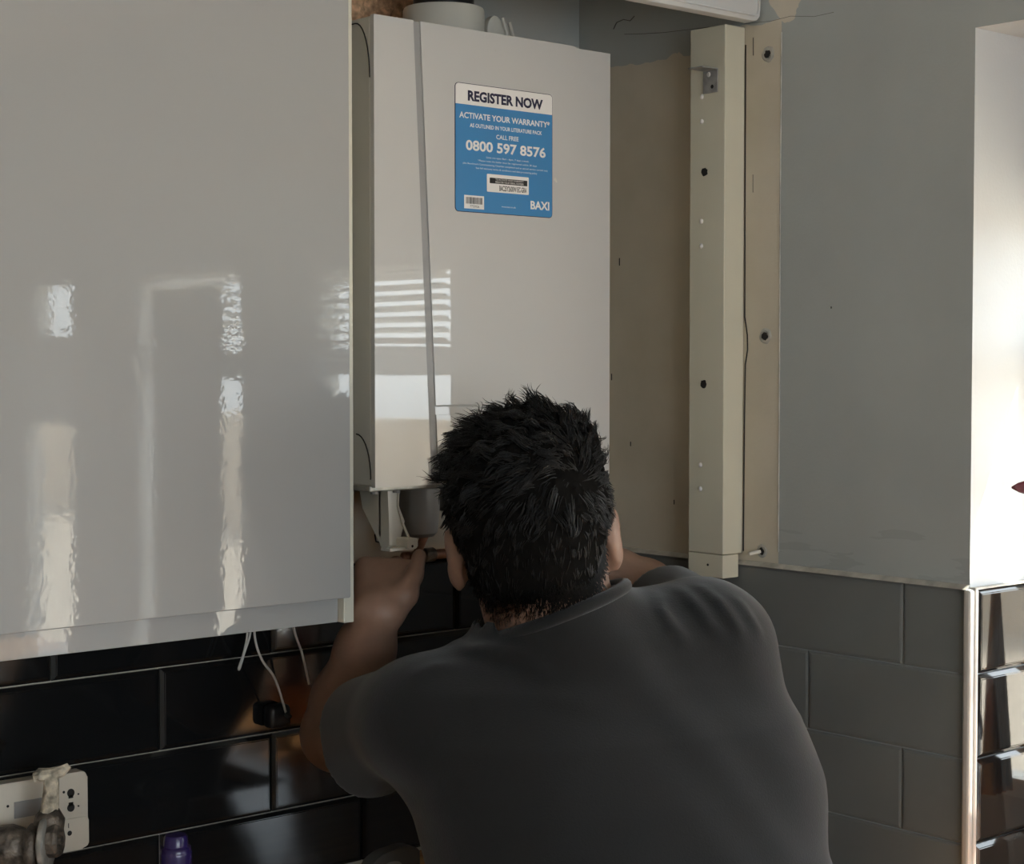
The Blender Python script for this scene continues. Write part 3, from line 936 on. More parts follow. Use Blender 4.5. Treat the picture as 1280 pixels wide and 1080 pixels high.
st = MB()
st.tube([(-1.135, -0.092, 1.006), (-1.133, -0.092, 1.022), (-1.132, -0.092, 1.040), (-1.131, -0.092, 1.060)], [0.013, 0.0125, 0.011, 0.0115], 10)
rough(st, 0.0012).build('crusted_spindle', M_LIMESCALE, cv, smooth=True)
st = MB()
st.tube([(-1.153, -0.080, 1.062), (-1.145, -0.084, 1.063), (-1.131, -0.092, 1.064), (-1.118, -0.100, 1.069), (-1.109, -0.105, 1.076)], [0.006, 0.0095, 0.010, 0.0085, 0.004], 8)
rough(st, 0.0014).build('lever', M_LIMESCALE, cv)
MB().tube([(-1.186, -0.062, 0.801), (-1.186, -0.062, 0.93), (-1.178, -0.068, 0.957)], 0.011, 12).build('riser_pipe', M_CORRODED, cv, smooth=True)

cv.location.y -= 0.014

# ------------------------------------------------------------------ purple bottle, grey handle, cables
pb = empty('purple_bottle', (-1.100, -0.40, 0.801), 'purple capped plastic bottle on the worktop below the wall cabinet', 'bottle')
MB().lathe([(0, 0), (0.024, 0.0), (0.026, 0.003), (0.026, 0.160), (0.024, 0.172), (0.0205, 0.180), (0, 0.180)], (-1.10, -0.40, 0.8005), n=28).build('body', M_PURPLE, pb, smooth=True, autosmooth=40)
MB().lathe([(0, 0.181), (0.0208, 0.181), (0.0212, 0.206), (0.0206, 0.209), (0.0198, 0.2105), (0.0200, 0.215), (0.0165, 0.217), (0.0155, 0.228), (0.0135, 0.231), (0.0, 0.2315)], (-1.10, -0.40, 0.8005), n=28).build('cap', M_PURPLE, pb, smooth=True, autosmooth=40)

# grey tool grip with an oval finger hole, resting on its edge
th_ = MB()
hx, hz_, hy = -0.708, 0.905, -0.36
outer = []
inn = []
for k in range(24):
    t = 2 * PI * k / 24
    ox, oz = 0.047 * math.cos(t), 0.026 * math.sin(t)
    if ox > 0.0:
        ox *= 1.0
        oz += 0.010 * (ox / 0.047) if oz > 0 else -0.05 * (ox / 0.047)
    outer.append((hx + ox, hz_ + oz))
    inn.append((hx - 0.006 + 0.022 * math.cos(t), hz_ - 0.002 + 0.012 * math.sin(t)))
bmx = th_.bm
rings = []
for pts, y in ((outer, hy), (inn, hy), (inn, hy + 0.025), (outer, hy + 0.025)):
    rings.append([bmx.verts.new((x, y, z)) for x, z in pts])
for a in range(4):
    A, B = rings[a], rings[(a + 1) % 4]
    for k in range(24):
        bmx.faces.new((A[k], A[(k + 1) % 24], B[(k + 1) % 24], B[k]))
bmesh.ops.bevel(bmx, geom=[e for e in bmx.edges if abs(e.verts[0].co.y - e.verts[1].co.y) < 1e-6 and len(e.link_faces) == 2 and e.calc_face_angle(0) > 1.0], offset=0.004, segments=2, affect='EDGES')
tg = empty('tool_grip', (hx, hy, 0.801), 'grey plastic tool grip with an oval finger hole beside the black T-shirt', 'tool')
th_.build('grip', M_GRIP, tg, smooth=True, autosmooth=40)
MB().box(hx - 0.02, hx + 0.04, hy + 0.004, hy + 0.021, 0.801, 0.925, 0.004).build('shaft', M_PLASTIC_GREY, tg)


def smooth_path(pts, n=6):
    pts = [Vector(p) for p in pts]
    out = []
    for i in range(len(pts) - 1):
        p0 = pts[max(i - 1, 0)]
        p1, p2 = pts[i], pts[i + 1]
        p3 = pts[min(i + 2, len(pts) - 1)]
        for k in range(n):
            t = k / n
            out.append(0.5 * ((2 * p1) + (-p0 + p2) * t + (2 * p0 - 5 * p1 + 4 * p2 - p3) * t * t + (-p0 + 3 * p1 - 3 * p2 + p3) * t ** 3))
    out.append(pts[-1])
    return out


GC = 'thin white cables hanging under the wall cabinet'
tag(MB().tube(smooth_path([(-0.770, -0.06, 1.273), (-0.772, -0.06, 1.225), (-0.779, -0.06, 1.195), (-0.788, -0.06, 1.173), (-0.785, -0.058, 1.171), (-0.775, -0.056, 1.195), (-0.764, -0.056, 1.225), (-0.762, -0.058, 1.273)]), 0.0018, 8).build('cable', M_CABLE, smooth=True), 'white cable doubled back in a short narrow loop under the cabinet', 'cable', GC)
tag(MB().tube(smooth_path([(-0.7615, -0.063, 1.273), (-0.760, -0.063, 1.218), (-0.745, -0.060, 1.180), (-0.717, -0.055, 1.145), (-0.690, -0.045, 1.085)]), 0.0020, 8).build('cable', M_CABLE, smooth=True), 'long white cable slanting down to the black plug on the tiles', 'cable', GC)
tag(MB().tube(smooth_path([(-0.702, -0.06, 1.300), (-0.690, -0.06, 1.25), (-0.682, -0.06, 1.216), (-0.668, -0.060, 1.18), (-0.655, -0.060, 1.13)]), 0.0020, 8).build('cable', M_CABLE, smooth=True), 'short white cable coming down just beside the bare forearm', 'cable', GC)
plugo = empty('mains_plug', (-0.695, -0.03, 1.07), 'black plug on the tiles at the end of the long white cable', 'plug')
MB().box(-0.715, -0.675, -0.040, -0.011, 1.060, 1.098, 0.008).build('body', M_BLACK, plugo, smooth=True, autosmooth=50)
MB().tube([(-0.690, -0.045, 1.085), (-0.687, -0.052, 1.078)], 0.0045, 8).build('cord_grip', M_BLACK, plugo)

# ------------------------------------------------------------------ window dressing (reflected in the gloss doors) and the recess plant
def blind(y0, y1, z0, z1, n, label):
    t = empty('venetian_blind', (0.180, (y0 + y1) / 2, z1), label, 'blind', 'venetian blinds in the window recess')
    MB().box(0.162, 0.196, y0, y1, z1, z1 + 0.03).build('head_rail', M_BLIND, t)
    sl = None
    for k in range(n):
        z = z0 + (z1 - z0) * (k + 0.5) / n
        if sl is None:
            m_ = MB()
            m_.box(-0.013, 0.013, y0, y1, -0.0006, 0.0006)
            sl = m_.build('slat', M_BLIND, t)
            o = sl
            sl.matrix_parent_inverse = Matrix.Identity(4)
        else:
            o = sl.copy()
            COL.objects.link(o)
        o.location = (0.0, -(y0 + y1) / 2, z - z1)
        o.rotation_euler = (0, math.radians(28), 0)
    for yy in (y0 + 0.06, y1 - 0.06):
        MB().tube([(0.180, yy, z0), (0.180, yy, z1)], 0.001, 5).build('ladder_cord', M_BLIND, t)


blind(-1.815, -1.178, 1.69, 1.885, 8, 'white venetian blind over the window beside the tiled corner')
blind(-2.704, -2.14, 1.684, 1.90, 8, 'white venetian blind over the glazed door')
cur = MB()
bm = cur.bm
prev = None
for k in range(41):
    y = -2.545 + 0.355 * k / 40
    x = 0.158 + 0.004 * math.sin(k * 1.3)
    a = bm.verts.new((x, y, 0.808))
    b = bm.verts.new((x, y, 1.85))
    if prev:
        bm.faces.new((prev[0], a, b, prev[1]))
    prev = (a, b)
co_ = cur.build('curtain', M_CURTAIN, None, smooth=True)
md = co_.modifiers.new('thick', 'SOLIDIFY')
md.thickness = 0.002
tag(co_, 'grey curtain panel hanging over the glazed door', 'curtain')

bc = MB()  # unseen curtain bunch, added to cut short the window's reflection in the boiler
bm = bc.bm
rg_ = []
for j in range(9):
    z = 0.86 + 1.05 * j / 8
    row = []
    for k in range(40):
        a = 2 * PI * k / 40
        r_ = 1 + 0.22 * math.sin(a * 7 + j * 0.15)
        row.append(bm.verts.new((0.184 + 0.009 * r_ * math.cos(a), -1.115 + (0.05 - 0.004 * j * (j < 5)) * r_ * math.sin(a), z)))
    rg_.append(row)
for j in range(8):
    for k in range(40):
        bm.faces.new((rg_[j][k], rg_[j][(k + 1) % 40], rg_[j + 1][(k + 1) % 40], rg_[j + 1][k]))
bm.faces.new(rg_[0][::-1])
bm.faces.new(rg_[-1])
tag(bc.build('reflection_block_curtain', M_BLIND, None, smooth=True), 'pale curtain bunch added to block part of the window reflection', 'curtain')

# orange cloth hanging against the recess end
cl = MB()
bm = cl.bm
rows = []
for j in range(21):
    v = j / 20
    w = 0.008 + 0.040 * v ** 0.9
    row = []
    for k in range(25):
        u_ = k / 24 - 0.5
        row.append(bm.verts.new((0.122 + u_ * w * 1.4 + 0.012 * v, YJ - 0.057 - 0.008 * math.sin(k * 1.1 + 0.5) * (0.4 + v), 1.30 - 0.33 * v)))
    rows.append(row)
for j in range(20):
    for k in range(24):
        bm.faces.new((rows[j][k], rows[j][k + 1], rows[j + 1][k + 1], rows[j + 1][k]))
co_ = cl.build('hanging_cloth', M_ORANGE, None, smooth=True)
md = co_.modifiers.new('thick', 'SOLIDIFY')
md.thickness = 0.003
tag(co_, 'orange cloth hanging in folds at the end of the window recess', 'cloth')

# potted plant with maroon leaves; one leaf tip reaches into view
plant = empty('potted_plant', (0.06, -1.06, 0.801), 'maroon-leaved potted plant in the window recess', 'plant')
MB().lathe([(0, 0), (0.045, 0), (0.055, 0.08), (0.06, 0.085), (0.06, 0.10), (0.053, 0.10), (0.05, 0.085), (0, 0.085)], (0.06, -1.06, 0.8005), n=26).build('pot', M_POT, plant, smooth=True, autosmooth=40)
MB().lathe([(0, 0.088), (0.0495, 0.088), (0.0495, 0.08)], (0.06, -1.06, 0.8005), n=20).build('soil', M_SOIL, plant)


def leaf(path, width, fold=0.3, side=(0.3, -0.2, 1)):
    P_ = smooth_path(path, 6)
    m_ = MB()
    n = len(P_)
    prev = None
    for i, p in enumerate(P_):
        t = (P_[min(i + 1, n - 1)] - P_[max(i - 1, 0)]).normalized()
        s = t.cross(Vector(side)).normalized()
        up_ = s.cross(t)
        v = i / (n - 1)
        w = width * (math.sin(PI * min(1, 0.12 + v * 0.88)) ** 0.8 + 0.03)
        row = [m_.bm.verts.new(p + s * w * a + up_ * w * abs(a) * fold) for a in (-1, -0.5, 0, 0.5, 1)]
        if prev:
            for k in range(4):
                m_.bm.faces.new((prev[k], prev[k + 1], row[k + 1], row[k]))
        prev = row
    o = m_.build('leaf', M_MAROON, plant, smooth=True)
    s_ = o.modifiers.new('thick', 'SOLIDIFY')
    s_.thickness = 0.0015
    return o


leaf([(0.06, -1.06, 0.88), (0.09, -1.045, 1.20), (0.11, -1.00, 1.40), (0.07, -0.985, 1.455), (-0.010, -0.946, 1.468)], 0.034, side=(-0.78, -0.5, 0.35))
leaf([(0.06, -1.06, 0.88), (0.075, -1.02, 1.08), (0.075, -0.965, 1.15), (0.085, -0.922, 1.06)], 0.035)
leaf([(0.06, -1.06, 0.88), (0.10, -1.13, 1.15), (0.12, -1.20, 1.25), (0.13, -1.28, 1.22)], 0.035)
leaf([(0.06, -1.06, 0.88), (0.08, -1.12, 1.12), (0.06, -1.20, 1.20), (0.03, -1.28, 1.15)], 0.035)

# ------------------------------------------------------------------ the person: smooth distance fields turned into surfaces
def surface_nets(F, o, h):
    """mesh (verts, quads) of the zero level of F, inside negative"""
    nx, ny, nz = F.shape
    ins = F < 0
    idx = -np.ones((nx - 1, ny - 1, nz - 1), np.int64)
    cnt = np.zeros((nx - 1, ny - 1, nz - 1), np.int8)
    for a in (0, 1):
        for b in (0, 1):
            for c in (0, 1):
                cnt += ins[a:nx - 1 + a, b:ny - 1 + b, c:nz - 1 + c]
    act = (cnt > 0) & (cnt < 8)
    I = np.argwhere(act)
    idx[act] = np.arange(len(I))
    acc = np.zeros((len(I), 3))
    num = np.zeros(len(I))
    cor = [(a, b, c) for a in (0, 1) for b in (0, 1) for c in (0, 1)]
    for p in cor:
        for ax in range(3):
            if p[ax] == 1:
                continue
            q = list(p)
            q[ax] = 1
            f0 = F[I[:, 0] + p[0], I[:, 1] + p[1], I[:, 2] + p[2]]
            f1 = F[I[:, 0] + q[0], I[:, 1] + q[1], I[:, 2] + q[2]]
            m = (f0 < 0) != (f1 < 0)
            t = np.where(m, f0 / np.where(m, f0 - f1, 1), 0)
            pos = np.tile(np.array(p, float), (len(I), 1))
            pos[:, ax] += t
            acc[m] += pos[m]
            num[m] += 1
    V = (I + acc / num[:, None]) * h + o
    quads = []
    for ax in range(3):
        u, w = (ax + 1) % 3, (ax + 2) % 3
        s0 = [slice(None)] * 3
        s1 = [slice(None)] * 3
        s0[ax] = slice(0, -1)
        s1[ax] = slice(1, None)
        A = ins[tuple(s0)]
        B = ins[tuple(s1)]
        E = np.argwhere(A != B)
        ok = (E[:, u] > 0) & (E[:, w] > 0) & (E[:, u] < F.shape[u] - 1) & (E[:, w] < F.shape[w] - 1)
        E = E[ok]
        fl = A[E[:, 0], E[:, 1], E[:, 2]]

        def cell(du, dw):
            c = E.copy()
            c[:, u] += du
            c[:, w] += dw
            return idx[c[:, 0], c[:, 1], c[:, 2]]
        q = np.stack([cell(-1, -1), cell(0, -1), cell(0, 0), cell(-1, 0)], 1)
        q[~fl] = q[~fl][:, ::-1]
        quads.append(q)
    Q = np.concatenate(quads)
    return V, Q[(Q >= 0).all(1)]


def np_mesh(name, V, Q, m, parent, smooth=True):
    me = bpy.data.meshes.new(name)
    me.vertices.add(len(V))
    me.vertices.foreach_set('co', np.asarray(V, np.float32).ravel())
    k = Q.shape[1]
    me.loops.add(Q.size)
    me.loops.foreach_set('vertex_index', Q.astype(np.int32).ravel())
    me.polygons.add(len(Q))
    me.polygons.foreach_set('loop_start', np.arange(0, Q.size, k, dtype=np.int32))
    me.polygons.foreach_set('use_smooth', np.ones(len(Q), bool) if smooth else np.zeros(len(Q), bool))
    me.update(calc_edges=True)
    me.validate()
    return link(name, me, parent, m)


def relax(V, Q, it=4, lam=0.5):
    E = np.concatenate([Q[:, [0, 1]], Q[:, [1, 2]], Q[:, [2, 3]], Q[:, [3, 0]]])
    for _ in range(it):
        S_ = np.zeros_like(V)
        n = np.zeros(len(V))
        np.add.at(S_, E[:, 0], V[E[:, 1]])
        np.add.at(n, E[:, 0], 1)
        np.add.at(S_, E[:, 1], V[E[:, 0]])
        np.add.at(n, E[:, 1], 1)
        V = V + lam * (S_ / np.maximum(n, 1)[:, None] - V)
    return V


A_ = lambda *v: np.array(v, float)


class Field:
    def __init__(self, lo, hi, h):
        self.o = A_(*lo)
        self.h = h
        self.n = np.ceil((A_(*hi) - self.o) / h).astype(int) + 1
        self.F = np.full(tuple(self.n), 1.0, np.float32)

    def grid(self, lo=None, hi=None):
        a = np.zeros(3, int) if lo is None else np.clip(np.floor((lo - self.o) / self.h).astype(int), 0, self.n)
        b = self.n if hi is None else np.clip(np.ceil((hi - self.o) / self.h).astype(int) + 1, 0, self.n)
        ax = [self.o[i] + self.h * np.arange(a[i], b[i]) for i in range(3)]
        P = np.stack(np.meshgrid(*ax, indexing='ij'), -1)
        return P, tuple(slice(a[i], b[i]) for i in range(3))

    def add(self, fn, lo, hi, k=0.02, sub=False):
        pad = k + 3 * self.h
        P, sl = self.grid(lo - pad, hi + pad)
        if P.size == 0:
            return
        b = fn(P)
        a = self.F[sl]
        if sub:
            t = np.clip(0.5 - 0.5 * (b + a) / k, 0, 1)
            self.F[sl] = a + (-b - a) * t + k * t * (1 - t)
        else:
            t = np.clip(0.5 + 0.5 * (a - b) / k, 0, 1)
            self.F[sl] = a + (b - a) * t - k * t * (1 - t)

    def cone(self, a, b, ra, rb, k=0.02, sub=False):
        a, b = np.asarray(a, float), np.asarray(b, float)
        d = b - a
        L = d @ d

        def fn(P):
            t = np.clip(((P - a) @ d) / L, 0, 1)
            return np.linalg.norm(P - a - t[..., None] * d, axis=-1) - (ra + (rb - ra) * t)
        r = max(ra, rb)
        self.add(fn, np.minimum(a, b) - r, np.maximum(a, b) + r, k, sub)

    def ell(self, c, r, R=None, k=0.02, sub=False):
        c, r = np.asarray(c, float), np.asarray(r, float)

        def fn(P):
            q = P - c
            if R is not None:
                q = q @ R
            k0 = np.linalg.norm(q / r, axis=-1)
            k1 = np.linalg.norm(q / (r * r), axis=-1) + 1e-9
            return k0 * (k0 - 1) / k1
        m = r.max()
        self.add(fn, c - m, c + m, k, sub)

    def mesh(self, it=3):
        V, Q = surface_nets(self.F, self.o, self.h)
        return relax(V, Q, it), Q


def unit(v):
    return np.asarray(v, float) / np.linalg.norm(v)


# skeleton (metres, world)
NECK = A_(-0.845, -0.858, 1.325)
LS, LE, LW = A_(-1.016, -0.812, 1.240), A_(-0.936, -0.540, 1.165), A_(-0.958, -0.653, 1.339)
RS, RE, RW = A_(-0.650, -0.927, 1.304), A_(-0.510, -0.677, 1.326), A_(-0.732, -0.687, 1.397)
HEAD = A_(-0.877, -0.858, 1.431)
hd = math.radians(51)
tilt = math.radians(7)
hf = A_(math.cos(hd), math.sin(hd), 0)
hr = A_(math.sin(hd), -math.cos(hd), 0)
hu = A_(0, 0, 1)
hu, hr = hu * math.cos(tilt) - hr * math.sin(tilt), hr * math.cos(tilt) + hu * math.sin(tilt)
HR = np.stack([hr, hf, hu], 1)


def H(x, y, z):
    return HEAD + hr * x + hf * y + hu * z


ch = math.radians(72)
cf = A_(math.cos(ch), math.sin(ch), 0)
cr = A_(math.sin(ch), -math.cos(ch), 0)

body = Field((-1.13, -1.26, 0.80), (-0.40, -0.12, 1.66), 0.0042)


def head_core(f):
    f.ell(H(0, -0.004, 0.050), (0.084, 0.101, 0.094), HR, k=0.01)
    f.ell(H(0, 0.035, -0.028), (0.068, 0.070, 0.085), HR, k=0.03)
    f.ell(H(0, 0.062, -0.078), (0.036, 0.034, 0.026), HR, k=0.03)
    f.cone(H(0, -0.022, -0.02), NECK + A_(0.0, -0.006, 0.0), 0.074, 0.082, k=0.03)


head_core(body)
# face (turned away from the photographer)
body.cone(H(0, 0.098, 0.022), H(0, 0.120, -0.018), 0.008, 0.014, k=0.012)
for s in (-1, 1):
    body.ell(H(s * 0.012, 0.113, -0.021), (0.009, 0.010, 0.008), HR, k=0.008)
    body.ell(H(s * 0.032, 0.100, 0.012), (0.018, 0.014, 0.013), HR, k=0.012, sub=True)
    body.ell(H(s * 0.030, 0.094, 0.034), (0.026, 0.012, 0.007), HR, k=0.012)
    body.ell(H(s * 0.045, 0.075, -0.020), (0.022, 0.020, 0.018), HR, k=0.02)
body.ell(H(0, 0.101, -0.051), (0.024, 0.010, 0.006), HR, k=0.008)
body.ell(H(0, 0.099, -0.063), (0.021, 0.010, 0.007), HR, k=0.008)
# ears
for s in (-1, 1):
    a = math.radians(32) * s
    er = hr * math.cos(a) - hf * math.sin(a) * 1.0
    ef = hf * math.cos(a) + hr * math.sin(a)
    ER = np.stack([er, ef, hu], 1)
    ER[:, 0] = unit(np.cross(ef, hu))
    c = H(s * 0.097, -0.006, 0.004)
    body.ell(c, (0.0075, 0.019, 0.034), ER, k=0.010)
    body.ell(H(s * 0.094, 0.002, -0.028), (0.007, 0.011, 0.013), ER, k=0.010)
    body.ell(H(s * 0.106, 0.008, 0.004), (0.006, 0.011, 0.020), ER, k=0.006, sub=True)
    body.cone(H(s * 0.080, 0.004, 0.016), H(s * 0.082, 0.004, -0.014), 0.012, 0.010, k=0.012)
# torso core, inside the shirt
body.cone(LS + cr * 0.03 - A_(0, 0, 0.02), RS - cr * 0.03 - A_(0, 0, 0.02), 0.045, 0.045, k=0.02)
body.cone(NECK - A_(-0.02, 0, 0.06), LS, 0.05, 0.045, k=0.02)
body.cone(NECK - A_(0, 0, 0.04), RS, 0.05, 0.045, k=0.03)
for s in (-1, 1):
    body.cone(A_(-0.838, -0.89, 1.20) + cr * 0.08 * s, A_(-0.83, -1.09, 0.88) + cr * 0.075 * s, 0.092, 0.092, k=0.04)


def arm(f, sh, el, wr, side):
    f.cone(sh, sh + (el - sh) * 0.45, 0.052, 0.050, k=0.02)
    f.cone(sh + (el - sh) * 0.45, el, 0.050, 0.047, k=0.02)
    mid = el + (wr - el) * 0.28
    f.cone(el, mid, 0.047, 0.047, k=0.02)
    f.cone(mid, el + (wr - el) * 0.7, 0.047, 0.036, k=0.02)
    f.cone(el + (wr - el) * 0.7, wr, 0.036, 0.030, k=0.02)


def hand(f, wr, kn, lat, pn, thumb, curl):
    """wr wrist, kn middle of the knuckle row, lat unit towards the thumb, pn palm direction; thumb: three points"""
    a = unit(kn - wr)
    lat = unit(lat - a * (lat @ a))
    for q in (-0.028, -0.010, 0.010, 0.028):
        f.cone(wr + lat * q * 0.55, kn + lat * q, 0.020 if abs(q) < 0.02 else 0.018, 0.0135, k=0.012)
    L = np.array([(0.043, 0.026, 0.021), (0.048, 0.030, 0.022), (0.044, 0.028, 0.021), (0.034, 0.021, 0.018)])
    for i, q in enumerate((0.030, 0.010, -0.010, -0.029)):
        p = kn + lat * q - a * (0.004 if i in (1, 2) else 0.010)
        r = (0.0098, 0.0100, 0.0095, 0.0085)[i]
        for j in range(3):
            ang = math.radians(curl[j] + 4 * i)
            d = a * math.cos(ang) + pn * math.sin(ang) + lat * (0.07 - 0.045 * i)
            p2 = p + unit(d) * L[i][j]
            f.cone(p, p2, r, r * 0.92, k=0.005)
            f.ell(p, (r * 1.06,) * 3, k=0.004)
            p, r = p2, r * 0.92
    f.cone(wr + lat * 0.016 + a * 0.012, thumb[0], 0.019, 0.0165, k=0.014)
    f.cone(thumb[0], thumb[1], 0.0145, 0.0115, k=0.008)
    f.cone(thumb[1], thumb[2], 0.0115, 0.0095, k=0.005)


arm(body, LS, LE, LW, -1)
arm(body, RS, RE, RW, 1)
vf = unit(A_(0.62, 0.78, -0.12))
vr = A_(0.755, -0.656, 0)
LK = A_(-0.912, -0.612, 1.388)
hand(body, LW, LK, vr, vf, (A_(-0.926, -0.670, 1.360), A_(-0.906, -0.663, 1.383), A_(-0.889, -0.651, 1.405)), (66, 112, 150))
RK = A_(-0.767, -0.674, 1.459)
hand(body, RW, RK, -vr, vf, (A_(-0.795, -0.708, 1.434), A_(-0.808, -0.693, 1.455), A_(-0.812, -0.678, 1.474)), (0, 12, 22))
V, Q = body.mesh(2)
person = empty('person', (-0.83, -1.05, 0.0), 'man in a black T-shirt seen from behind, reaching up under the boiler', 'person')
bo_ = np_mesh('body', V, Q, M_SKIN, person)
BV = V
BN = np.empty(len(V) * 3, np.float32)
bo_.data.vertices.foreach_get('normal', BN)
BN = BN.reshape(-1, 3)
for s in (-1, 1):
    e = MB()
    bmesh.ops.create_uvsphere(e.bm, u_segments=16, v_segments=10, radius=0.0118)
    for v in e.bm.verts:
        v.co += Vector(H(s * 0.032, 0.0815, 0.012))
    eye = e.build('eye', M_EYE, person, smooth=True)
    MB().lathe([(0, 0.0012), (0.004, 0.0010), (0.006, 0.0)], H(s * 0.032, 0.0815 + 0.0113, 0.012), hf, 14).build('iris', M_BLACK, eye)
mo = MB()
mo.tube([H(-0.019, 0.104, -0.0565), H(0, 0.1115, -0.0565), H(0.019, 0.104, -0.0565)], 0.0022, 6)
mo.build('mouth', M_LIP, person, smooth=True)

# --- hair: a close cap plus locks
hf_ = Field(tuple(HEAD - 0.19), tuple(HEAD + 0.22), 0.0042)
head_core(hf_)
P, _ = hf_.grid()
pl = (P - HEAD) @ HR
X, Y, Zl = pl[..., 0], pl[..., 1], pl[..., 2]


def sstep(a, b, x):
    t = np.clip((x - a) / (b - a), 0, 1)
    return t * t * (3 - 2 * t)


def hair_low(x, y):
    back = -0.064 + np.maximum(0, np.abs(x) - 0.058) * 2.3
    front = 0.02 + 0.075 * sstep(0.03, 0.09, y)
    return back + (np.maximum(front, back) - back) * sstep(-0.005, 0.03, y)


t = 0.0006 + 0.0125 * sstep(-0.066, 0.05, Zl) + 0.013 * sstep(0.07, 0.14, Zl)
nz = np.sin(X * 210 + 2.2 * np.sin(Zl * 130)) * np.sin(Y * 190 + 2 * np.sin(X * 110)) * np.sin(Zl * 180 + 1.5 * np.sin(Y * 120))
t = t * (1 + 0.30 * nz)
G = hair_low(X, Y) + 0.009 - Zl + 0.009 * nz
hf_.F = np.maximum(hf_.F - t, G * 0.8).astype(np.float32)
# keep the locks clear of the ears
V, Q = hf_.mesh(1)
np_mesh('hair_base', V, Q, M_SCALP, person)

# locks: tapered strands gathered into clumps, running out from the crown whorl
tri = V[Q]
cen = tri.mean(1)
nrm = np.cross(tri[:, 2] - tri[:, 0], tri[:, 3] - tri[:, 1])
area = np.linalg.norm(nrm, axis=1)
nrm /= area[:, None] + 1e-12
cl_ = (cen - HEAD) @ HR
ok = (((cen - (H(0, 0, 0.04))) * nrm).sum(1) > 0) & (cl_[:, 2] > hair_low(cl_[:, 0], cl_[:, 1]) + 0.002)
# outer skin only (not the underside of the cap)
rad = np.linalg.norm(cl_ / np.array([0.10, 0.12, 0.13]), axis=1)
pick = np.where(ok)[0]
pw = area[pick] / area[pick].sum()
NS, NC = 16000, 820
si = RNG.choice(pick, NS, p=pw)
ci = RNG.choice(pick, NC, p=pw)
root = cen[si] + RNG.normal(0, 0.0012, (NS, 3))
nn = nrm[si]
croot = cen[ci]
near = np.empty(NS, int)
for a in range(0, NS, 1000):
    near[a:a + 1000] = ((root[a:a + 1000, None, :] - croot[None]) ** 2).sum(2).argmin(1)
WH = H(0.050, -0.085, 0.080)


def flow(p, n):
    d = p - WH
    dist = np.linalg.norm(d, axis=1, keepdims=True)
    d = d / (dist + 1e-6)
    sw = np.cross(n, d)
    g = np.tile(-hu, (len(p), 1))
    l = (p - HEAD) @ HR
    low = sstep(0.06, -0.03, l[:, 2:3] * 1.0) if False else 1 - sstep(-0.03, 0.07, l[:, 2:3])
    v = d + sw * 0.65 * np.exp(-dist / 0.06) + g * (1.6 * low + 0.2)
    v -= n * (v * n).sum(1, keepdims=True)
    return v / (np.linalg.norm(v, axis=1, keepdims=True) + 1e-9)


cn = nrm[ci]
cd = flow(croot, cn)
cside = np.cross(cn, cd)
cd = cd + cside * RNG.normal(0, 1.0, (NC, 1)) * (0.16 + 0.24 * sstep(0.01, 0.11, (croot - HEAD) @ hu))[:, None]
cd /= np.linalg.norm(cd, axis=1, keepdims=True)
cside = np.cross(cn, cd)
cz = (croot - HEAD) @ HR
ctop = sstep(0.01, 0.11, cz[:, 2])
clen = 0.013 + 0.012 * ctop + RNG.uniform(0, 0.005, NC) * (0.2 + ctop)
cph = RNG.uniform(0, 2 * PI, NC)
camp = (0.0006 + 0.0040 * ctop) * RNG.uniform(0.5, 1.3, NC)
cfreq = RNG.uniform(3.2, 6.8, NC)
clift = (0.0006 + 0.0026 * ctop) * RNG.uniform(0.3, 1.2, NC)
NSEG = 8
pts = np.zeros((NS, NSEG, 3))
sd = flow(root, nn)
bd = cd[near] * 0.75 + sd * 0.45
for k in range(NSEG):
    s = k / (NSEG - 1)
    c = near
    a = cfreq[c] * s + cph[c]
    pts[:, k] = (root - nn * 0.003 * (1 - s) + (croot[c] - root) * (0.58 * s ** 1.1) + bd * (clen[c] * s)[:, None]
                 + nn * (clift[c] * math.sin(s * PI * 0.75) - (clen[c] * s) ** 2 / 0.21)[:, None]
                 + cside[c] * (camp[c] * s ** 0.7 * np.sin(a))[:, None] + cn[c] * (camp[c] * s ** 0.7 * (np.cos(a) * 0.65 + 0.1))[:, None])
tng = np.gradient(pts, axis=1)
tng /= np.linalg.norm(tng, axis=2, keepdims=True) + 1e-9
b1 = np.cross(tng, nn[:, None, :])
b1 /= np.linalg.norm(b1, axis=2, keepdims=True) + 1e-9
b2 = np.cross(tng, b1)
wd = np.array([1.0, 1.0, 0.95, 0.9, 0.8, 0.65, 0.45, 0.15])[None, :, None] * (0.00055 * RNG.uniform(0.7, 1.4, NS))[:, None, None]
ring = np.stack([pts + wd * (b1 * math.cos(q) + b2 * math.sin(q)) for q in (0, 2 * PI / 3, 4 * PI / 3)], 2)
HV = ring.reshape(-1, 3)
bi = (np.arange(NS) * NSEG * 3)[:, None, None]
kk = (np.arange(NSEG - 1) * 3)[None, :, None]
jj = np.arange(3)[None, None, :]
j2 = (jj + 1) % 3
HQ = np.stack([bi + kk + jj, bi + kk + j2, bi + kk + 3 + j2, bi + kk + 3 + jj], -1).reshape(-1, 4)
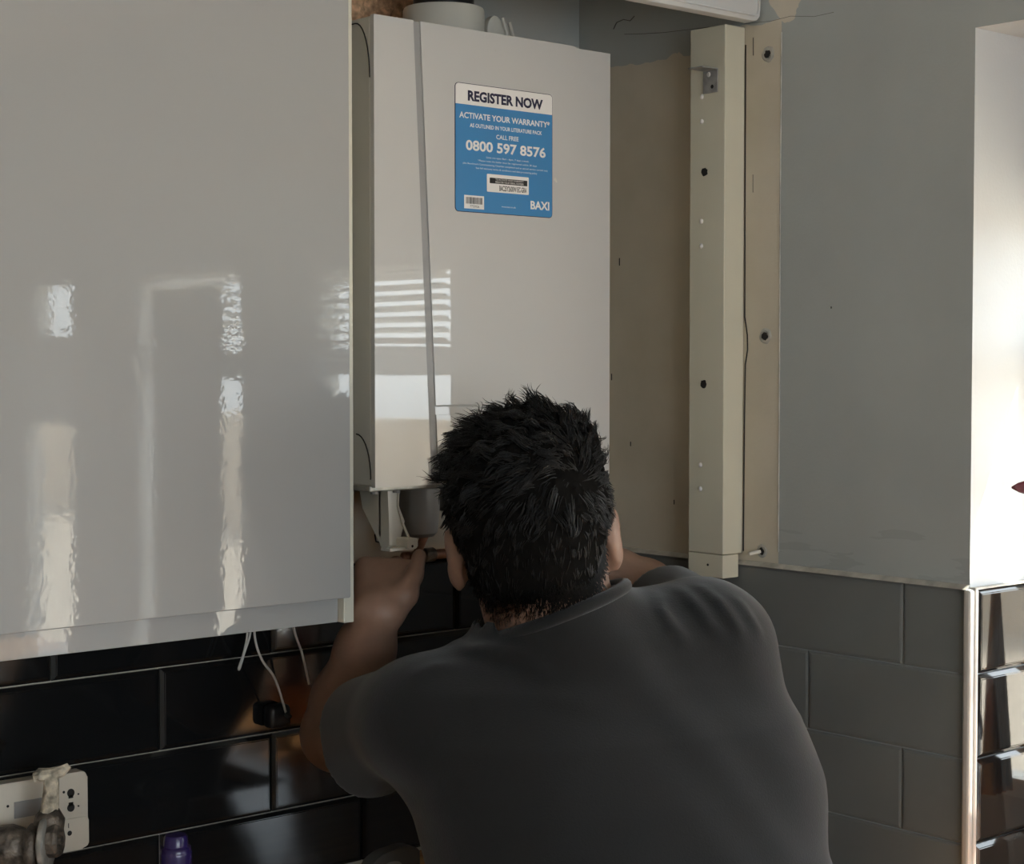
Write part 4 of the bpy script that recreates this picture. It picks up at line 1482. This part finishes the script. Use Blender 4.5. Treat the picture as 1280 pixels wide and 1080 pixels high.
# short fading stubble below the hairline
bl = (BV - HEAD) @ HR
bn = BN
zl = hair_low(bl[:, 0], bl[:, 1])
band = (bl[:, 1] < -0.005) & (np.abs(bl[:, 0]) < 0.082) & (bl[:, 2] < zl + 0.030) & (bl[:, 2] > zl - 0.020)
bi_ = np.where(band)[0]
pr_ = np.clip((bl[bi_, 2] - zl[bi_] + 0.020) / 0.034, 0.005, 1) ** 1.7
N2 = 8000
s2 = RNG.choice(bi_, N2, p=pr_ / pr_.sum())
r2 = BV[s2] + RNG.normal(0, 0.0017, (N2, 3))
n2 = BN[s2]
d2 = flow(r2, n2) + RNG.normal(0, 0.25, (N2, 3))
l2 = RNG.uniform(0.004, 0.009, N2)[:, None]
q2 = np.stack([r2 - n2 * 0.001, r2 + d2 * l2 * 0.5 + n2 * 0.0016, r2 + d2 * l2 + n2 * 0.0016], 1)
w2 = np.cross(n2, d2)
w2 /= np.linalg.norm(w2, axis=1, keepdims=True)
tri2 = np.stack([q2[:, 0] - w2 * 0.0004, q2[:, 0] + w2 * 0.0004, q2[:, 1] + w2 * 0.0003, q2[:, 2]], 1).reshape(-1, 3)
Q2 = np.arange(N2 * 4).reshape(-1, 4) + len(HV)
HV = np.concatenate([HV, tri2])
HQ = np.concatenate([HQ, Q2])
hs = np_mesh('hair', HV, HQ, M_HAIR, person)
hs['kind'] = 'stuff'

# --- T-shirt
CC = A_(-0.853, -0.866, 1.355)
naxis = unit(A_(-0.25, 0.30, 1.0))
sh = Field((-1.16, -1.34, 0.86), (-0.46, -0.56, 1.44), 0.0048)
SEC = np.array([  # z, centre x, centre y, half width, half depth
    (0.86, -0.830, -1.125, 0.232, 0.172),
    (0.95, -0.830, -1.072, 0.230, 0.162),
    (1.067, -0.822, -0.968, 0.242, 0.152),
    (1.15, -0.820, -0.930, 0.248, 0.150),
    (1.22, -0.820, -0.900, 0.240, 0.138),
    (1.275, -0.826, -0.880, 0.200, 0.112),
    (1.31, -0.840, -0.870, 0.120, 0.080)])


def torso(P):
    z = np.clip(P[..., 2], SEC[0, 0], SEC[-1, 0])
    q = [np.interp(z, SEC[:, 0], SEC[:, i]) for i in range(1, 5)]
    dx, dy = P[..., 0] - q[0], P[..., 1] - q[1]
    u_ = dx * cr[0] + dy * cr[1]
    v_ = dx * cf[0] + dy * cf[1]
    p = 2.4
    d = ((np.abs(u_) / q[2]) ** p + (np.abs(v_) / q[3]) ** p) ** (1 / p) - 1
    return np.maximum(d * np.minimum(q[2], q[3]), P[..., 2] - 1.312)


sh.add(torso, A_(-1.16, -1.34, 0.86), A_(-0.46, -0.56, 1.33), 0.02)
sh.cone(LS + A_(0.02, 0.0, -0.012), RS + A_(-0.02, 0, -0.012), 0.066, 0.070, k=0.05)
sh.cone(NECK + A_(0.02, 0, -0.045), LS + A_(0.01, 0, 0.0), 0.066, 0.058, k=0.03)
sh.cone(NECK + A_(0, 0, -0.012), RS + A_(-0.02, 0, -0.004), 0.068, 0.064, k=0.04)
sh.cone(A_(-0.842, -0.885, 1.25), CC + naxis * 0.03, 0.105, 0.089, k=0.03)


def sleeve(f, s0, e0, frac, r0, r1, hang):
    d = e0 - s0
    L = np.linalg.norm(d)
    d = d / L
    end = s0 + d * (L * frac + 0.10)

    def fn(P):
        t = np.clip(((P - s0) @ d) / (L * frac + 0.10), 0, 1)
        q = P - s0 - (t * (L * frac + 0.10))[..., None] * d
        qz = q[..., 2]
        h_ = hang * sstep(0.1, 0.9, t)
        qz = np.where(qz < 0, np.minimum(qz + h_, 0), qz)
        dist = np.sqrt(q[..., 0] ** 2 + q[..., 1] ** 2 + qz ** 2) - (r0 + (r1 - r0) * t)
        cut = (P - s0) @ d - L * frac
        return np.maximum(dist, cut)
    m = max(r0, r1) + hang
    f.add(fn, np.minimum(s0, end) - m, np.maximum(s0, end) + m, 0.03)


sleeve(sh, LS, LE, 0.60, 0.064, 0.066, 0.035)
sleeve(sh, RS, RE, 0.60, 0.066, 0.062, 0.02)
sh.cone(RS + A_(0.0, 0.0, -0.02), A_(-0.655, -1.005, 1.13), 0.072, 0.075, k=0.06)
sh.cone(A_(-0.80, -0.918, 1.285), A_(-0.68, -0.950, 1.288), 0.064, 0.064, k=0.05)
# drape folds
P, _ = sh.grid()


def crease(P, pts, r, amp):
    """a soft ridge of cloth along a polyline lying on the surface, fading at both ends"""
    pts = np.asarray(pts, float)
    lo, hi = pts.min(0) - 4 * r, pts.max(0) + 4 * r
    box = ((P > lo) & (P < hi)).all(-1)
    q = P[box]
    best = np.full(len(q), 1e3)
    par = np.zeros(len(q))
    n = len(pts) - 1
    for i in range(n):
        d = pts[i + 1] - pts[i]
        t = np.clip(((q - pts[i]) @ d) / (d @ d), 0, 1)
        dd = ((q - pts[i] - t[:, None] * d) ** 2).sum(-1)
        m = dd < best
        best = np.where(m, dd, best)
        par = np.where(m, (i + t) / n, par)
    out = np.zeros(P.shape[:-1])
    out[box] = amp * np.exp(-best / (r * r)) * np.clip(np.sin(PI * np.clip(par, 0.01, 0.99)), 0, 1) ** 0.5
    return out


FO = []
for f0 in (  # creases running down from the raised right shoulder and across the left shoulder blade
    (((-0.743, -0.929, 1.374), (-0.767, -0.963, 1.356), (-0.769, -0.983, 1.338), (-0.758, -0.997, 1.319)), 0.0075, 0.0062),
    (((-0.715, -0.94, 1.377), (-0.723, -0.975, 1.361), (-0.723, -0.998, 1.339), (-0.712, -1.009, 1.327)), 0.0070, 0.0060),
    (((-0.694, -0.949, 1.38), (-0.695, -0.988, 1.363), (-0.691, -1.011, 1.338), (-0.686, -1.018, 1.325)), 0.0068, 0.0055),
    (((-0.667, -0.989, 1.366), (-0.663, -1.013, 1.339), (-0.655, -1.022, 1.32)), 0.0068, 0.0045),
    (((-0.972, -0.85, 1.321), (-0.958, -0.885, 1.32), (-0.943, -0.917, 1.313), (-0.928, -0.945, 1.296)), 0.0085, 0.0055),
    (((-1.052, -0.841, 1.291), (-1.021, -0.85, 1.302), (-0.99, -0.86, 1.295)), 0.009, 0.0045),
    (((-0.95, -0.945, 1.27), (-0.91, -0.97, 1.26), (-0.86, -0.985, 1.245)), 0.012, 0.0045),
    (((-1.00, -0.90, 1.25), (-0.98, -0.94, 1.21), (-0.95, -0.97, 1.17)), 0.014, 0.006),
    (((-0.70, -1.06, 1.20), (-0.665, -1.065, 1.15), (-0.63, -1.06, 1.10)), 0.016, 0.005),
):
    FO.append(crease(P, *f0))
wr_ = 0.0016 * np.sin(P[..., 2] * 38 + 3 * np.sin(P[..., 0] * 16) + 9 * P[..., 0]) * np.sin(P[..., 0] * 24 + 2 * P[..., 2])
sh.F = (sh.F - sum(FO) - wr_).astype(np.float32)
sh.F = np.maximum(sh.F, (0.885 - P[..., 2])).astype(np.float32)
# the cloth always covers the body between collar and cuffs
g = np.clip((P - body.o) / body.h, 0, body.n - 1.001)
i0 = g.astype(int)
fr = g - i0
bf = 0
for a in (0, 1):
    for b in (0, 1):
        for c in (0, 1):
            w_ = (fr[..., 0] if a else 1 - fr[..., 0]) * (fr[..., 1] if b else 1 - fr[..., 1]) * (fr[..., 2] if c else 1 - fr[..., 2])
            bf = bf + w_ * body.F[i0[..., 0] + a, i0[..., 1] + b, i0[..., 2] + c]
ct_ = (P - CC) @ naxis
zone = ct_ < 0.001
for s0, e0 in ((LS, LE), (RS, RE)):
    L_ = np.linalg.norm(e0 - s0)
    zone &= ((P - s0) @ ((e0 - s0) / L_)) < L_ * 0.6
sh.F = np.where(zone, np.minimum(sh.F, bf - 0.007), sh.F).astype(np.float32)
sh.F = np.maximum(sh.F, (0.885 - P[..., 2])).astype(np.float32)
# neck opening
cut = (P - CC) @ naxis
rad_n = np.linalg.norm((P - CC) - cut[..., None] * naxis, axis=-1)
sh.F = np.where((rad_n < 0.094) | (P[..., 2] > 1.395), np.maximum(sh.F, cut), sh.F).astype(np.float32)
V, Q = sh.mesh(2)
np_mesh('tshirt', V, Q, M_SHIRT, person)
ca = unit(np.cross(naxis, A_(0, 1, 0)))
cb_ = np.cross(naxis, ca)
ringp = [CC + (ca * math.cos(a) * 0.0915 + cb_ * math.sin(a) * 0.0915) - naxis * 0.003 for a in np.linspace(0, 2 * PI, 41)]
MB().tube(ringp, 0.0082, 10, cap=False).build('collar', M_SHIRT, person, smooth=True)

# --- trousers and shoes (below the frame)
tr = Field((-1.10, -1.36, 0.05), (-0.56, -0.90, 1.0), 0.009)
for s in (-1, 1):
    hip, kne, ank = A_(-0.83, -1.13, 0.86) + cr * 0.09 * s, A_(-0.83, -1.12, 0.47) + cr * 0.105 * s, A_(-0.83, -1.16, 0.09) + cr * 0.11 * s
    tr.cone(hip, kne, 0.094, 0.078, k=0.03)
    tr.cone(kne, ank, 0.078, 0.062, k=0.03)
tr.cone(A_(-0.83, -1.125, 0.88) + cr * 0.08, A_(-0.83, -1.125, 0.88) - cr * 0.08, 0.10, 0.10, k=0.04)
V, Q = tr.mesh(2)
np_mesh('trousers', V, Q, M_TROUSER, person)
for s in (-1, 1):
    so = Field((-1.10, -1.36, 0.0), (-0.55, -0.85, 0.16), 0.008)
    c = A_(-0.83, -1.16, 0.0) + cr * 0.11 * s
    so.cone(c + A_(0, 0, 0.055) - cf * 0.03, c + A_(0, 0, 0.045) + cf * 0.16, 0.048, 0.042, k=0.02)
    so.cone(c + A_(0, 0, 0.055), c + A_(0, 0, 0.10), 0.045, 0.05, k=0.02)
    P, _ = so.grid()
    so.F = np.maximum(so.F, 0.006 - P[..., 2]).astype(np.float32)
    V, Q = so.mesh(1)
    np_mesh('shoe', V, Q, M_SHOE, person)

# he is a big man standing close to the worktop, feet on the floor
person.scale = (1.18, 1.18, 1.18)
person.location = (-0.571, -0.803, -0.297)
